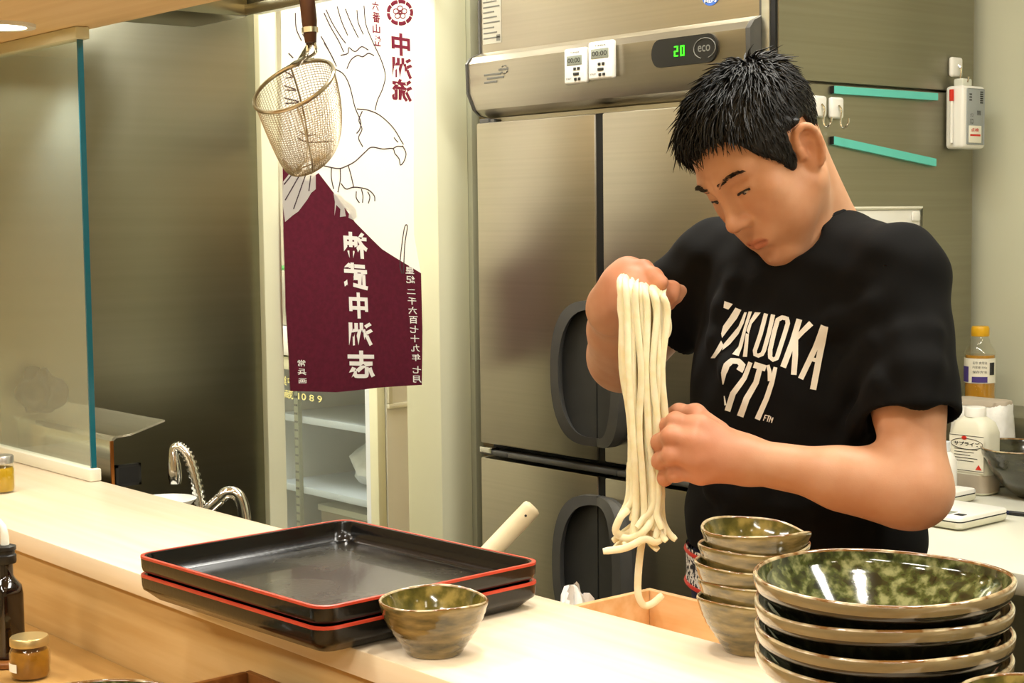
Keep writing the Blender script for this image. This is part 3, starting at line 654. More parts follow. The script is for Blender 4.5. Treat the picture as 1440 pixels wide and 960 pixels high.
# ------------------------------------------------------------------ banner (seen from behind: lettering mirrored)
XB = -3.045
def wav(Y, z): return XB+.006*math.sin(Y*21+z*2.2)+.004*math.sin(z*9+Y*5)
def bpt(px, py, off=0.):
    p = onx(px, py, XB); return (wav(p[1], p[2])+off, p[1], p[2])
bn = thing('banner', 'white and maroon cloth banner with an eagle and mirrored lettering hanging in the doorway', 'banner', (XB, 2.13, 1.0))
zt_ = 1.97
cl = [(399, 220), (400, 330), (402, 430), (407, 500), (410, 550), (470, 551), (530, 545), (592, 541), (593, 460), (592, 384), (583, 330), (580, 200), (577, 60), (575, 0)]
def drape(bm, off, step=.02):
    for v in bm.verts: pass
    ys = [v.co.x for v in bm.verts]; zs = [v.co.y for v in bm.verts]
    for a, lo, hi in ((0, min(ys), max(ys)), (1, min(zs), max(zs))):
        k = lo+step*(1.37 if a else 1)
        while k < hi:
            no = (1, 0, 0) if a == 0 else (0, 1, 0); co = (k, 0, 0) if a == 0 else (0, k, 0)
            bmesh.ops.bisect_plane(bm, geom=bm.verts[:]+bm.edges[:]+bm.faces[:], plane_co=co, plane_no=no); k += step*(2. if a else 1)
    for v in bm.verts: y, z = v.co.x, v.co.y; v.co = (wav(y, z)+off, y, z)
def poly_bm(pts):
    b = bmesh.new(); vs = [b.verts.new((p[0], p[1], 0)) for p in pts]; f = b.faces.new(vs); bmesh.ops.triangulate(b, faces=[f]); return b
def YZ(pts): return [tuple(onx(x, y, XB)[1:]) for x, y in pts]
A = YZ(cl); top = [(A[-1][0]-.002, zt_), (A[0][0]-.002, zt_)]
g = G(); b = poly_bm(A+top); drape(b, 0.); g.bm(b); g.obj('cloth', 'cloth', bn, 60)
mp_ = [(399.5, 221), (412, 238), (432, 255), (447, 243), (470, 273), (500, 312), (540, 350), (592, 384), (593, 460), (592, 541), (530, 545), (470, 551), (410, 550), (407, 500), (402, 430), (400, 330)]
g = G(); 
for o_ in (.0008, -.0008): b = poly_bm(YZ(mp_)); drape(b, o_); g.bm(b)
g.obj('maroon_field', 'maroon', bn, 60)
tail = [(413, 238), (400, 255), (399, 285), (402, 312), (412, 303), (420, 297), (432, 280), (437, 271), (443, 266), (443, 238), (430, 236)]
foot = [(468, 272), (478, 272), (484, 280), (493, 284), (501, 292), (504, 303), (497, 309), (490, 306), (492, 296), (484, 292), (486, 304), (477, 305), (478, 294), (472, 288), (469, 303), (470, 284)]
g = G()
for pl in (tail, foot):
    for o_ in (.0014, -.0014): b = poly_bm(YZ(pl)); drape(b, o_); g.bm(b)
g.obj('white_feathers', 'cloth', bn, 60)
def strokes(name, mat, lines, w):
    g = G()
    for ln in lines:
        P_ = catmull([bpt(340+x/3.2, y/3.2, .0016) for x, y in ln], max(4, len(ln)*5)) if len(ln) > 2 else [bpt(340+x/3.2, y/3.2, .0016) for x, y in ln]
        g.tube(P_, w, 4, flat=(.5, (1, 0, 0)))
    g.obj(name, mat, bn, 60)
eagle = [[(552, 25), (560, 110), (590, 190), (625, 270), (643, 340), (632, 400), (612, 450), (602, 495)],
 [(410, 310), (455, 335), (485, 390), (510, 480), (538, 545), (535, 580), (520, 600)], [(520, 490), (570, 495), (625, 520), (680, 575), (715, 635), (724, 650)],
 [(720, 655), (735, 690), (728, 725), (714, 742), (708, 715), (690, 690), (680, 668), (640, 670), (590, 662), (560, 685), (515, 725), (470, 748), (430, 758), (360, 745)],
 [(682, 668), (700, 658), (722, 660)], [(545, 500), (530, 540), (545, 580), (530, 620), (550, 660)], [(684, 618), (694, 632), (702, 640)],
 [(230, 60), (235, 130), (258, 185)], [(260, 150), (285, 195), (300, 215)], [(360, 60), (390, 120), (430, 185), (455, 235)], [(370, 45), (400, 105), (440, 165), (465, 195)], [(425, 30), (445, 95), (475, 160)],
 [(465, 40), (490, 100), (525, 170)], [(520, 45), (525, 100), (548, 155)], [(205, 240), (225, 262)], [(360, 195), (395, 250), (420, 300)], [(345, 165), (375, 215), (410, 280)], [(470, 310), (490, 270), (520, 250), (545, 255), (570, 240), (595, 250)],
 [(440, 250), (475, 240), (480, 215), (510, 232), (540, 210), (570, 225)], [(190, 320), (225, 345), (195, 352)], [(190, 385), (240, 405), (195, 405)], [(192, 440), (255, 460), (198, 465)],
 [(400, 752), (400, 800), (410, 850)], [(442, 760), (442, 810), (430, 865)], [(480, 742), (495, 790), (508, 845)], [(445, 825), (470, 850), (505, 842), (545, 845), (580, 855), (605, 880), (608, 905)], [(520, 860), (520, 890), (535, 912)],
 [(545, 850), (552, 880), (550, 912)], [(575, 862), (585, 885), (578, 915)], [(195, 830), (240, 770)], [(200, 900), (265, 780)], [(235, 940), (285, 790)], [(300, 860), (308, 790)], [(250, 620), (300, 640), (410, 635)],
 [(260, 590), (290, 610), (330, 605)], [(725, 1230), (718, 1180), (735, 1030), (748, 1020), (738, 1100), (732, 1230)]]
strokes('eagle_drawing', 'bline', eagle, .0015)
g = G()
for k in range(9):
    a = 2*math.pi*k/9; g.tube([bpt(560.5+r_*math.cos(a+q), 18+r_*math.sin(a+q), .0016) for r_, q in ((15.5, -.30), (15.8, -.1), (15.8, .1), (15.5, .30))], .0045, 4, flat=(.3, (1, 0, 0)))
for k in range(5):
    a = 2*math.pi*k/5-math.pi/2
    for q in [i*math.pi/6 for i in range(12)]: pass
    g.tube([bpt(560.5+6.0*math.cos(a)+3.4*math.cos(q), 18+6.0*math.sin(a)+3.4*math.sin(q), .0016) for q in [i*math.pi/5 for i in range(11)]], .0013, 4, flat=(.5, (1, 0, 0)))
g.tube([bpt(560.5+1.6*math.cos(q), 18+1.6*math.sin(q), .0016) for q in [i*math.pi/4 for i in range(9)]], .0016, 4)
g.obj('crest', 'bmar', bn, 60)
def bchars(name, mat, items, bold):
    g = G()
    for ch, cx_, cy_, w_, h_ in items:
        a = onx(cx_-w_/2, cy_+h_/2, XB); c = onx(cx_+w_/2, cy_-h_/2, XB)
        def fr(u, v):
            y = c[1]+(a[1]-c[1])*u; z = a[2]+(c[2]-a[2])*v+(y-a[1])*-.08; return (wav(y, z)+.0017, y, z)
        text_fit(g, ch, fr, 0, 1, 0, 1, bold, cuts=6)
    g.obj(name, mat, bn, 0)
bchars('maroon_lettering', 'bmar', [('中', 561, 62, 24, 30), ('洲', 563, 95, 26, 28), ('流', 563, 126, 26, 30)], .035)
bchars('side_lettering', 'bmar', [('六', 528, 8, 9, 12), ('番', 529, 24, 10, 14), ('山', 529, 40, 10, 12), ('笠', 530, 57, 10, 14)], .03)
bchars('white_lettering', 'bwhite', [('神', 500, 343, 36, 38), ('武', 499, 387, 36, 40), ('中', 502, 428, 28, 38), ('洲', 505, 468, 36, 36), ('志', 505, 510, 40, 42)], .035)
bchars('date_lettering', 'bwhite', [(c, 577+i*.8, 379+i*13.2-(0 if i < 2 else -4)+(4 if i > 9 else 0), 11, 11 if c != '二' else 7) for i, c in enumerate('皇紀二千六百七十九年七月')], .015)
bchars('signature', 'bwhite', [('常', 424, 510, 10, 10), ('兵', 425, 522, 11, 10), ('画', 426, 535, 10, 8)], .015)
G().tube([(XB, 1.93, zt_), (XB, 2.32, zt_)], .008, 10).obj('hanging_rod', 'palewood', bn)
for y in (1.935, 2.315): G().box(XL+.03, XB+.01, y-.006, y+.006, zt_-.012, zt_+.012, .002).obj('rod_bracket', 'chrome', bn)

# ------------------------------------------------------------------ noodle strainer
YSK = 1.535
hp = [ony(432, 2, YSK), ony(435, 30, YSK), ony(437, 60, YSK)]; hp[0] = ony(431.5, -4, YSK)
sk = thing('noodle_strainer', 'round wire noodle strainer with dark wooden handle hanging before the banner', 'strainer', tuple(ony(430, 240, YSK)))
pxm = 2.72/FOC
G().tube(hp, [.0135, .0135, .010], 14).obj('handle', 'darkwood', sk)
G().tube([hp[1]+(hp[2]-hp[1])*.3, hp[1]+(hp[2]-hp[1])*.55], .0146, 14).obj('ferrule', 'chrome', sk)
tgv = -FW; Nd = RT*-.10+UP*.88+tgv*.46; Nd /= np.linalg.norm(Nd); Nn = RT*-.35+UP*.72+tgv*.60; Nn /= np.linalg.norm(Nn)
C0 = ony(413, 121, YSK); e1 = RT-Nn*(RT@Nn); e1 /= np.linalg.norm(e1); e2 = np.cross(Nn, e1); e2 *= np.sign(e2@UP)
RR = .0765
rim = [C0+RR*(math.cos(q)*e1+math.sin(q)*e2) for q in [2*math.pi*i/48 for i in range(49)]]
G().tube(rim, .0036, 8, caps=False).obj('rim_ring', 'mesh', sk)
back = C0+RR*e2
g = G(); 
for s_ in (-1, 1): g.tube(catmull([hp[2]+e1*.006*s_, hp[2]-UP*.02+e1*.009*s_, back+e1*.010*s_+UP*.004, back+e1*.03*s_-UP*.0], 10), .003, 7)
g.tube([hp[2], back], .0055, 8); g.obj('neck_wire', 'chrome', sk)
def bpnt(q, t):
    s_ = math.cos(t*math.pi/2)**.48 if t < 1 else 0; dp = math.sin(t*math.pi/2)**1.15
    return C0+RR*.99*s_*(math.cos(q)*e1+math.sin(q)*e2)-Nd*(.150*dp)+RT*(.010*math.sin(math.pi*t))
g = G()
for k in range(72): g.tube([bpnt(2*math.pi*k/72, .985*i/16) for i in range(17)], .00055, 3, caps=False)
for k in range(1, 46):
    t_ = 1-(1-k/46)**1.0; g.tube([bpnt(2*math.pi*j/56, .985*t_) for j in range(57)], .00055, 3, caps=False)
g.obj('wire_mesh', 'mesh', sk, 0, kind='stuff')
for q0 in (.2, .2+math.pi/2): G().tube([bpnt(q0, i/14) for i in range(15)]+[bpnt(q0+math.pi, 1-i/14) for i in range(1, 15)], .0013, 6).obj('rib_wire', 'mesh', sk)
G().tube([hp[0], ony(431.5, -18, YSK), ony(431.5, -18, YSK)+np.array([0, .028, 0])], .0022, 6).obj('hanging_loop', 'chrome', sk)

# ------------------------------------------------------------------ behind the glass: steel gutter, square tube, bag
g_ = thing('steel_gutter', 'long folded steel gutter shelf behind the glass screen', 'shelf', (-2.88, 1.33, .75))
xe = -2.672
pr = [(1.298, .80), (1.298, 1.004), (1.306, 1.010), (1.335, 1.012), (1.405, 1.032), (1.404, 1.035), (1.333, 1.016), (1.304, 1.014), (1.294, 1.006), (1.294, .80)]
G().prism(pr, XL+.014, xe, lambda u, v, d: (d-(max(0, v-1.01)*0 if False else 0), u, v)).obj('folded_sheet', 'polished', g_, 25)
G().box(xe-.002, xe+.0015, 1.2935, 1.2995, .80, 1.006).obj('front_edge', 'brass', g_, label='copper tinted cut edge')
for x in (XL+.03, XL+.20): G().box(x, x+.02, 1.300, 1.315, 0, .80).obj('leg', 'steel', g_)
q0 = ony(168, 634, 1.305)
g = G(); x0 = q0[0]-.02
for a in ((1.302, 1.352, .9555, .9605), (1.302, 1.352, .9205, .9255), (1.302, 1.307, .9205, .9605), (1.347, 1.352, .9205, .9605)): g.box(x0, xe+.003, *a)
g.obj('square_tube', 'dark', g_)
G().box(x0, x0+.01, 1.307, 1.347, .9255, .9555).obj('tube_plug', 'gap', g_)
lump('black_plastic_bag', 'blackbag', (-3.032, 1.322, 1.066), (.055, .042, .040), 5, label='crumpled black plastic bag on the steel gutter behind the glass', category='bag', amp=.4, seg=32)
sk_ = thing('sink', 'steel sink basin with raised edge behind the ledge under the faucets', 'sink', (-2.5, 1.38, .80))
g = G().box(-2.66, -2.25, 1.262, 1.268, .70, .85).box(-2.66, -2.25, 1.50, 1.506, .70, .85).box(-2.66, -2.654, 1.262, 1.506, .70, .85).box(-2.256, -2.25, 1.262, 1.506, .70, .85).box(-2.66, -2.25, 1.262, 1.506, .70, .706); g.obj('basin', 'polished', sk_)
for x in (-2.64, -2.29):
    for y in (1.28, 1.47): G().box(x, x+.02, y, y+.02, 0, .70).obj('leg', 'polished', sk_)
# spray faucet
d_ = 2.88
P_ = [at(243, 636, d_), at(246, 629, d_), at(254, 630, d_), at(266, 645, d_), at(276, 680, d_), at(281, 712, d_), at(283, 760, d_), at(284, 800, d_)]
f1 = thing('spray_faucet', 'chrome spray faucet with ribbed hose arching above the sink', 'faucet', tuple(at(284, 800, d_)))
cm = catmull(P_, 60); G().tube(cm, .0085, 10).obj('hose', 'chrome', f1)
g = G()
for i in range(14, 61, 1):
    a, b_ = cm[i-1], cm[min(i, 60)]
    if i % 2 == 0: g.tube([a, b_], .0112, 10)
g.obj('hose_ribs', 'chrome', f1, kind='stuff')
G().tube([at(243, 634, d_), at(245, 655, d_), at(246, 672, d_), at(246, 680, d_)], [.008, .012, .0125, .010], 12).obj('spray_head', 'chrome', f1)
G().tube([at(284, 795, d_), at(284, 810, d_)], .02, 14).obj('base', 'chrome', f1)
f2 = thing('faucet', 'chrome swan-neck faucet beside the ribbed spray hose', 'faucet', tuple(at(346, 800, d_)))
cm = catmull([at(286, 722, d_), at(296, 712, d_), at(308, 702, d_), at(318, 693, d_), at(330, 693, d_), at(339, 704, d_), at(344, 728, d_), at(346, 770, d_), at(346, 800, d_)], 50)
G().tube(cm, [.0085 if i < 14 else .0115 for i in range(51)], 12).obj('spout', 'chrome', f2)
G().tube([cm[0], cm[13]], .0115, 12).obj('spout_sleeve', 'polished', f2); G().tube([at(346, 792, d_), at(346, 810, d_)], .022, 14).obj('base', 'chrome', f2)
q = onz(205, 692, .93); t = thing('dish', 'white dish edge just showing behind the ledge near the steel gutter', 'dish', (q[0], q[1]+.05, .884))
G().lathe([(.03, .8845), (.032, .886), (.055, .910), (.053, .910), (.03, .889), (0, .889)], (q[0]-.02, q[1]+.048, 0), 28).obj('plate', 'white', t)

# ------------------------------------------------------------------ trays
def rrect(a, b, r, n=6):
    out = []
    for cx_, cy_, q0 in ((a-r, b-r, 0), (-a+r, b-r, 90), (-a+r, -b+r, 180), (a-r, -b+r, 270)):
        for i in range(n+1): q = R_(q0+90*i/n); out.append((cx_+r*math.cos(q), cy_+r*math.sin(q)))
    return out
def ring_loft(g, rings, mi=0, cap0=False, cap1=False):
    n = len(rings[0]); v = [p for r_ in rings for p in r_]
    f = [(i*n+j, i*n+(j+1) % n, (i+1)*n+(j+1) % n, (i+1)*n+j) for i in range(len(rings)-1) for j in range(n)]
    if cap0: f.append(tuple(reversed(range(n))))
    if cap1: f.append(tuple(range((len(rings)-1)*n, len(rings)*n)))
    g.add(v, f, mi); return g
TC = (-1.556, 1.034); TROT = R_(2.6)
def tray(z0, lab):
    t = thing('serving_tray', lab, 'tray', (TC[0], TC[1], z0), 'stacked lacquer trays')
    ca, sa = math.cos(TROT), math.sin(TROT)
    def R2(ins, z, r=.022): return [(TC[0]+x*ca-y*sa, TC[1]+x*sa+y*ca, z0+z) for x, y in rrect(.190-ins, .158-ins, max(.006, r-ins*.4))]
    g = G(); ring_loft(g, [R2(.020, .0), R2(.016, .001), R2(.006, .010), R2(.0015, .0135), R2(.0005, .018), R2(0, .0285)], 0, cap0=True)
    ring_loft(g, [R2(.0030, .0312), R2(.0058, .0308), R2(.0066, .0285), R2(.0074, .020), R2(.011, .009), R2(.017, .0056), R2(.022, .005)], 0); g.obj('tray_wall', 'lacq', t, 50)
    g = G(); ring_loft(g, [R2(.022, .005), R2(.022, .0052)], 0, cap1=True); g.obj('tray_floor', 'lacqin', t)
    g = G(); ring_loft(g, [R2(-.0003, .0286), R2(-.0002, .0314), R2(.0018, .0321), R2(.0036, .0316), R2(.0037, .0306)], 0); g.obj('red_rim', 'red', t, 50)
    return t
tray(LEDGE+.0006, 'black lacquer tray with a red rim, lower of the stacked pair on the ledge')
tray(LEDGE+.0231, 'black lacquer tray with a red rim, upper of the stacked pair, wet floor showing')

# ------------------------------------------------------------------ bowls
def bowl(name, prof_out, t_in, c, seed, mats, lab, grp, fn, n=56, ridges=0., cat='bowl', band=None):
    rr = random.Random(seed); h = prof_out[-1][1]
    def interp(z, pr):
        for (r0, z0), (r1, z1) in zip(pr[:-1], pr[1:]):
            if z0 <= z <= z1: k = (z-z0)/(z1-z0+1e-9); return r0+(r1-r0)*k
        return pr[-1][0]
    cp = catmull([(r, z, 0) for r, z in prof_out], 26); po = [(p[0]+ridges*math.sin(p[1]*2*math.pi/.0072)*min(1, p[1]/.01), p[1]) for p in cp]
    g = G(); g.weld = .00002
    F_ = fn(rr, h)
    full = [(0, .002), (po[0][0]*.8, .002), (po[0][0]*.86, 0)]+po
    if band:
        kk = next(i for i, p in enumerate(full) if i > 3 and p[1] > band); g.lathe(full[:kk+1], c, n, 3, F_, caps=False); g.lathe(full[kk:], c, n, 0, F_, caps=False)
    else: g.lathe(full, c, n, 0, F_, caps=False)
    ro, zo = po[-1]; ri = ro-t_in
    rimp = [(ro, zo), (ro-t_in*.15, zo+t_in*.32), (ro-t_in*.5, zo+t_in*.45), (ro-t_in*.85, zo+t_in*.3), (ri, zo-.0005)]
    g.lathe(rimp, c, n, 2, F_, caps=False)
    inn = [(ri, zo-.0005)]+[(max(.002, interp(z, [(a, b) for a, b in zip([p[0] for p in po], [p[1] for p in po])])-t_in*(1.0+.3*(1-z/h))), z) for z in [h*k/14 for k in range(13, 1, -1)]]
    inn = [p for p in inn if p[1] > .0095]; inn += [(inn[-1][0]*.6, .0085), (0, .008)]
    g.lathe(inn, c, n, 1, F_, caps=False)
    return g.obj(name, mats, None, 75, label=lab, category=cat, group=grp)
def wob(k1, k2, dip=0.):
    def mk(rr, h):
        p1, p2, p3 = rr.uniform(0, 6.3), rr.uniform(0, 6.3), rr.uniform(0, 6.3)
        def f(r, z, t):
            w = z/h; return r*(1+k1*w*(math.sin(2*t+p1)+.4*math.sin(3*t+p2))), z+k2*w*w*(math.sin(2*t+p3)+.6*math.sin(3*t+p1))-dip*w**3*(max(0, math.cos(t-1.1))**6)
        return f
    return mk
SMALL = [(.0285, 0), (.0305, .003), (.0335, .008), (.041, .019), (.0485, .031), (.0535, .043), (.0575, .0565)]
bq = onz(611, 917.5, LEDGE)
bowl('rice_bowl', SMALL, .0032, (bq[0], bq[1], LEDGE+.0005), 4, ['glaze', 'glazein', 'rimglaze'], 'small ridged olive brown bowl standing alone before the trays', 'small ridged bowls', wob(.018, .0012), 64, .0005)
sq = onz(1058, 914, LEDGE)
nm = ['lowest', 'fourth from the top', 'third from the top', 'second from the top', 'topmost']
for k in range(5):
    bowl('rice_bowl', SMALL, .0032, (sq[0]+[0, .001, -.0015, .001, .003][k], sq[1]+[0, .001, -.001, .001, .002][k], LEDGE+.0005+k*.0182), 20+k, ['glaze', 'glazein', 'rimglaze'],
         ('small ridged olive brown bowl, %s of the stack of five' % nm[k]) if k < 4 else 'small ridged olive brown bowl with a dipping rim, topmost of the stack of five', 'small ridged bowls', wob(.016, .0013, .010 if k == 4 else 0.), 64, .0005)
BIG = [(.034, 0), (.037, .004), (.046, .011), (.063, .028), (.080, .047), (.0955, .065), (.1045, .075), (.1065, .085)]
bc = (-.805, 1.078)
nm = ['lowest', 'third from the top', 'second from the top', 'topmost']
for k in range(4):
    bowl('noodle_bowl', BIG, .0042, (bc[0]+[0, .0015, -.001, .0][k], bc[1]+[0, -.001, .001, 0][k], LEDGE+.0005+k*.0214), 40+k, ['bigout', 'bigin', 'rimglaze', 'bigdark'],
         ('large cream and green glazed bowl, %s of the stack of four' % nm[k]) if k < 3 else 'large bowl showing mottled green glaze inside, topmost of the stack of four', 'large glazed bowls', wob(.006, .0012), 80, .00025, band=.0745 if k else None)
q = onz(165, 954, DINE+.087)
bowl('noodle_bowl', BIG, .0042, (q[0]+.0815, q[1]-.0686, DINE+.0005), 60, ['bigout', 'bigin', 'rimglaze'], 'large green glazed bowl on the dining counter, only its far rim showing', 'large glazed bowls', wob(.006, .001), 80, .0003)
for k in range(3):
    bowl('rice_bowl', SMALL, .0032, (-.640+.001*k, 1.045, LEDGE+.0005+k*.0182), 70+k, ['glaze', 'glazein', 'rimglaze'], 'small olive bowl right of the large stack, %s of a stack of three' % ['lowest', 'middle one', 'topmost'][k], 'small ridged bowls', wob(.016, .0013), 64, .0005)

# ------------------------------------------------------------------ dining counter things
def jar(lab, c, r, h, fill, lid, paper, name='glass_jar'):
    t = thing(name, lab, 'jar', c)
    G().lathe([(r*.9, .0008), (r*.97, .004), (r, .008), (r, h*.62), (r*.93, h*.72), (r*.86, h*.76), (r*.86, h*.80)], c, 32).obj('glass', 'jarglass', t)
    G().lathe([(r*.86, .003), (r*.93, .008), (r*.93, h*.60), (r*.86, h*.68), (0, h*.68)], c, 28).obj('paste', fill, t)
    G().lathe([(r*.90, h*.79), (r*.95, h*.80), (r*.95, h*.97), (r*.90, h), (0, h)], c, 36).obj('lid', lid, t)
    if paper:
        g = G(); g.grid(lambda u, v: (c[0]+r*1.012*math.cos(-2.1+1.0*u), c[1]+r*1.012*math.sin(-2.1+1.0*u), c[2]+h*.22+h*.20*v), 12, 2).obj('paper_label', 'label', t)
    return t
q = onz(43, 952, DINE); jar('amber condiment jar with a gold lid on the dining counter', (q[0], q[1], DINE), .026, .055, 'amber', 'goldlid', True)
q = onz(2, 692, LEDGE); jar('yellow condiment jar with a silver lid on the far end of the ledge', (q[0], q[1], LEDGE), .023, .063, 'yellowpaste', 'silverlid', False)
q = onz(13, 932, DINE); c = (q[0], q[1], DINE)
t = thing('wooden_coaster', 'small brown wooden coaster under the soy sauce bottle', 'coaster', c)
G().lathe([(.034, .0005), (.036, .002), (.036, .007), (.034, .009), (0, .009)], c, 36).obj('disc', 'brownwood', t)
t = thing('soy_sauce_bottle', 'dark soy sauce bottle with a glass pourer on the dining counter', 'bottle', (c[0], c[1], DINE+.009))
def sqring(r, z, k=.012): return [(c[0]+x, c[1]+y, DINE+z) for x, y in rrect(r, r, min(k, r*.95))]
g = G(); ring_loft(g, [sqring(.016, .0095), sqring(.019, .012), sqring(.0195, .02), sqring(.0195, .095), sqring(.018, .107), sqring(.012, .116, .012), sqring(.0095, .121, .0095), sqring(.0095, .138, .0095)], 0, True, True); g.obj('glass', 'soy', t, 50)
G().lathe([(.0135, .137), (.0145, .139), (.0145, .148), (.0125, .150), (.0125, .154), (.0145, .155), (.0145, .160), (.009, .162), (0, .162)], c, 24).obj('collar', 'dark', t)
G().tube([(c[0], c[1], DINE+.160), (c[0], c[1], DINE+.175), (c[0]-.003, c[1], DINE+.185), (c[0]-.014, c[1]-.004, DINE+.196)], [.006, .0055, .005, .0035], 12).obj('pourer', 'clearp', t)
q = onz(352, 941, .885)
t = thing('condiment_box', 'reddish brown wooden box corner on the dining counter before the trays', 'box', (q[0]+.06, q[1]-.1, DINE))
x0, x1, y0, y1 = q[0], q[0]+.13, q[1]-.20, q[1]
G().box(x0, x1, y0, y1, DINE+.0008, DINE+.007, .002).obj('base_board', 'brownwood', t)
for a in ((x0, x1, y1-.008, y1), (x0, x1, y0, y0+.008), (x0, x0+.008, y0+.008, y1-.008), (x1-.008, x1, y0+.008, y1-.008)): G().box(*a, DINE+.007, .885, .002).obj('side_board', 'brownwood', t)
G().box(x0+.0085, x1-.0085, y0+.0085, y1-.0085, .862, .868, .001).obj('inner_lid', 'brownwood', t)

# ------------------------------------------------------------------ box for the noodles, stick, cloth
bx0, bx1, by0, by1, bz0, bz1 = -1.448, -.95, 1.255, 1.448, WORK, .921
t = thing('wooden_box', 'open pale wooden box behind the ledge catching the noodles', 'box', ((bx0+bx1)/2, (by0+by1)/2, bz0))
G().box(bx0+.0105, bx1-.0105, by0+.0105, by1-.0105, bz0+.001, bz0+.011).obj('base_board', 'boxwood', t)
for a in ((bx0, bx1, by0, by0+.010), (bx0, bx1, by1-.010, by1), (bx0, bx0+.010, by0+.0105, by1-.0105), (bx1-.010, bx1, by0+.0105, by1-.0105)): G().box(*a, bz0+.0005, bz1, .0015).obj('side_board', 'boxwood', t)
a = at(749, 713, 2.2); b_ = at(690, 775, 2.2); dv = _n(b_-a); L_ = (a[2]-WORK-.012)/-dv[2]
t = thing('rolling_pin', 'pale wooden rolling pin leaning up behind the lacquer trays', 'rolling pin', tuple(a+dv*L_))
G().tube([a-dv*.002, a, a+dv*.004, a+dv*L_*.96, a+dv*L_], [.008, .0125, .0138, .0138, .012], 20).obj('stick', 'palewood', t, 50)
e_ = a+dv*.014+tgv*.0136; G().tube([e_, e_+tgv*.001], .0018, 8).obj('hole', 'ink', t)
q = ony(812, 838, 1.33)
lump('paper_towel', 'bag', (min(q[0]-.012, -1.481), 1.345, WORK+.064), (.024, .034, .062), 12, label='crumpled white paper towel between the ledge and the wooden box', category='towel', amp=.35, seg=30)

# ------------------------------------------------------------------ work table on the right
TZ = .85
t = thing('prep_table', 'white topped prep table against the rear wall', 'table', (-1.2, 2.8, 0))
G().box(-2.015, .2, 2.14, 3.055, TZ-.035, TZ, .003).obj('table_top', 'worktop', t)
for x in (-1.98, .12):
    for y in (2.18, 2.99): G().box(x, x+.04, y, y+.04, 0, TZ-.035).obj('leg', 'steel', t)
rz = ony(1420, 587, 2.86)[2]
t = thing('wall_ledge', 'steel upstand ledge along the rear wall on the prep table', 'ledge', (-1.2, 2.95, TZ))
G().box(-2.010, .2, 2.87, 3.055, TZ+.001, rz, .003).obj('upstand', 'side_steel', t)
# oil bottle on the upstand
q = ony(1370, 560, 2.93); c = (q[0], 2.95, rz+.0008)
t = thing('oil_bottle', 'clear bottle of golden oil with a yellow cap on the steel upstand', 'bottle', c)
sc_ = ony(1370, 458, 2.95)[2]-c[2]
def lat(pr, mat, nm, n=32, **kw): return G().lathe([(r, z*sc_) for r, z in pr], c, n, **kw).obj(nm, mat, t, 40)
r0 = .033
lat([(r0*.9, 0), (r0, .02), (r0, .30), (r0*.97, .31), (r0*.97, .64), (r0, .66), (r0*.98, .69), (r0*.72, .78), (r0*.62, .80), (r0*.60, .84), (r0*.5, .87), (r0*.48, .89)], 'jarglass', 'plastic_shell')
lat([(r0*.85, .012), (r0*.95, .03), (r0*.93, .655), (0, .655)], 'oil', 'oil')
lat([(r0*.55, .88), (r0*.57, .885), (r0*.57, .975), (r0*.50, 1.0), (0, 1.0)], 'yellowcap', 'cap')
def wrap(px0, a0, a1, z0, z1, mat, nm, kr=1.0): 
    return G().grid(lambda u, v: (c[0]+r0*kr*math.cos(a0+(a1-a0)*u), c[1]+r0*kr*math.sin(a0+(a1-a0)*u), c[2]+(z0+(z1-z0)*v)*sc_), 20, 2).obj(nm, mat, t, 60)
wl_ = wrap(0, -2.9, .3, .32, .62, 'label', 'paper_label', 1.0)
wrap(0, -2.9, -1.75, .33, .52, 'purple', 'label_panel', 1.015); wrap(0, -1.5, -.5, .33, .40, 'purple', 'label_band', 1.015)
g = G()
for k in range(8): a_ = -.34+k*.05; g.tube([(c[0]+r0*1.02*math.cos(a_), c[1]+r0*1.02*math.sin(a_), c[2]+z_*sc_) for z_ in (.42, .57)], .0005+.0004*(k % 2), 4)
g.obj('barcode', 'ink', t)
g = G()
for k, tx in enumerate(('名称 食用油', '内容量 500g', '保存方法')): text_fit(g, tx, lambda u, v: (c[0]+r0*1.02*math.cos(u), c[1]+r0*1.02*math.sin(u), c[2]+v*sc_), -1.45, -.55, .55-k*.055, .585-k*.055, cuts=4)
g.obj('label_print', 'inkgrey', t)
# white jug with a label
q = onz(1352, 694, TZ); c = (q[0]+.01, q[1]+.03, TZ+.0008)
t = thing('seasoning_jug', 'cream plastic seasoning jug with a Japanese label behind the scale', 'jug', c)
ht = ony(1352, 575, c[1])[2]-TZ
def jr(a, b, z, r=.016): return [(c[0]+x, c[1]+y, c[2]+z*ht) for x, y in rrect(a, b, min(r, b*.9))]
g = G(); ring_loft(g, [jr(.040, .027, 0), jr(.043, .030, .02), jr(.043, .030, .26), jr(.043, .030, .74), jr(.036, .026, .86), jr(.020, .018, .93)], 0, True, True); g.obj('jug_body', 'offw', t, 50)
G().lathe([(.021, .925*ht), (.021, 1.02*ht), (.019, 1.04*ht), (0, 1.04*ht)], c, 24).obj('cap', 'white', t)
g = G(); ring_loft(g, [jr(.0434, .0304, .03), jr(.0434, .0304, .24)], 0); g.obj('amber_contents', 'card', t, 50, label='tan seasoning showing through the lower jug')
fy = c[1]-.0312; fr2 = lambda u, v: (u, fy, v)
lb = G().box(c[0]-.038, c[0]+.040, fy, fy+.0006, c[2]+ht*.27, c[2]+ht*.72).obj('paper_label', 'label', t)
g = G(); z_ = lambda k: c[2]+ht*k
text_fit(g, 'サプライズ', lambda u, v: (u, fy-.0005, v), c[0]-.027, c[0]+.031, z_(.585), z_(.635), .03)
o_ = [(c[0]+.002+.036*math.cos(q_), fy-.0004, z_(.61)+.0105*math.sin(q_)) for q_ in [2*math.pi*i/24 for i in range(25)]]; g.tube(o_, .0006, 4)
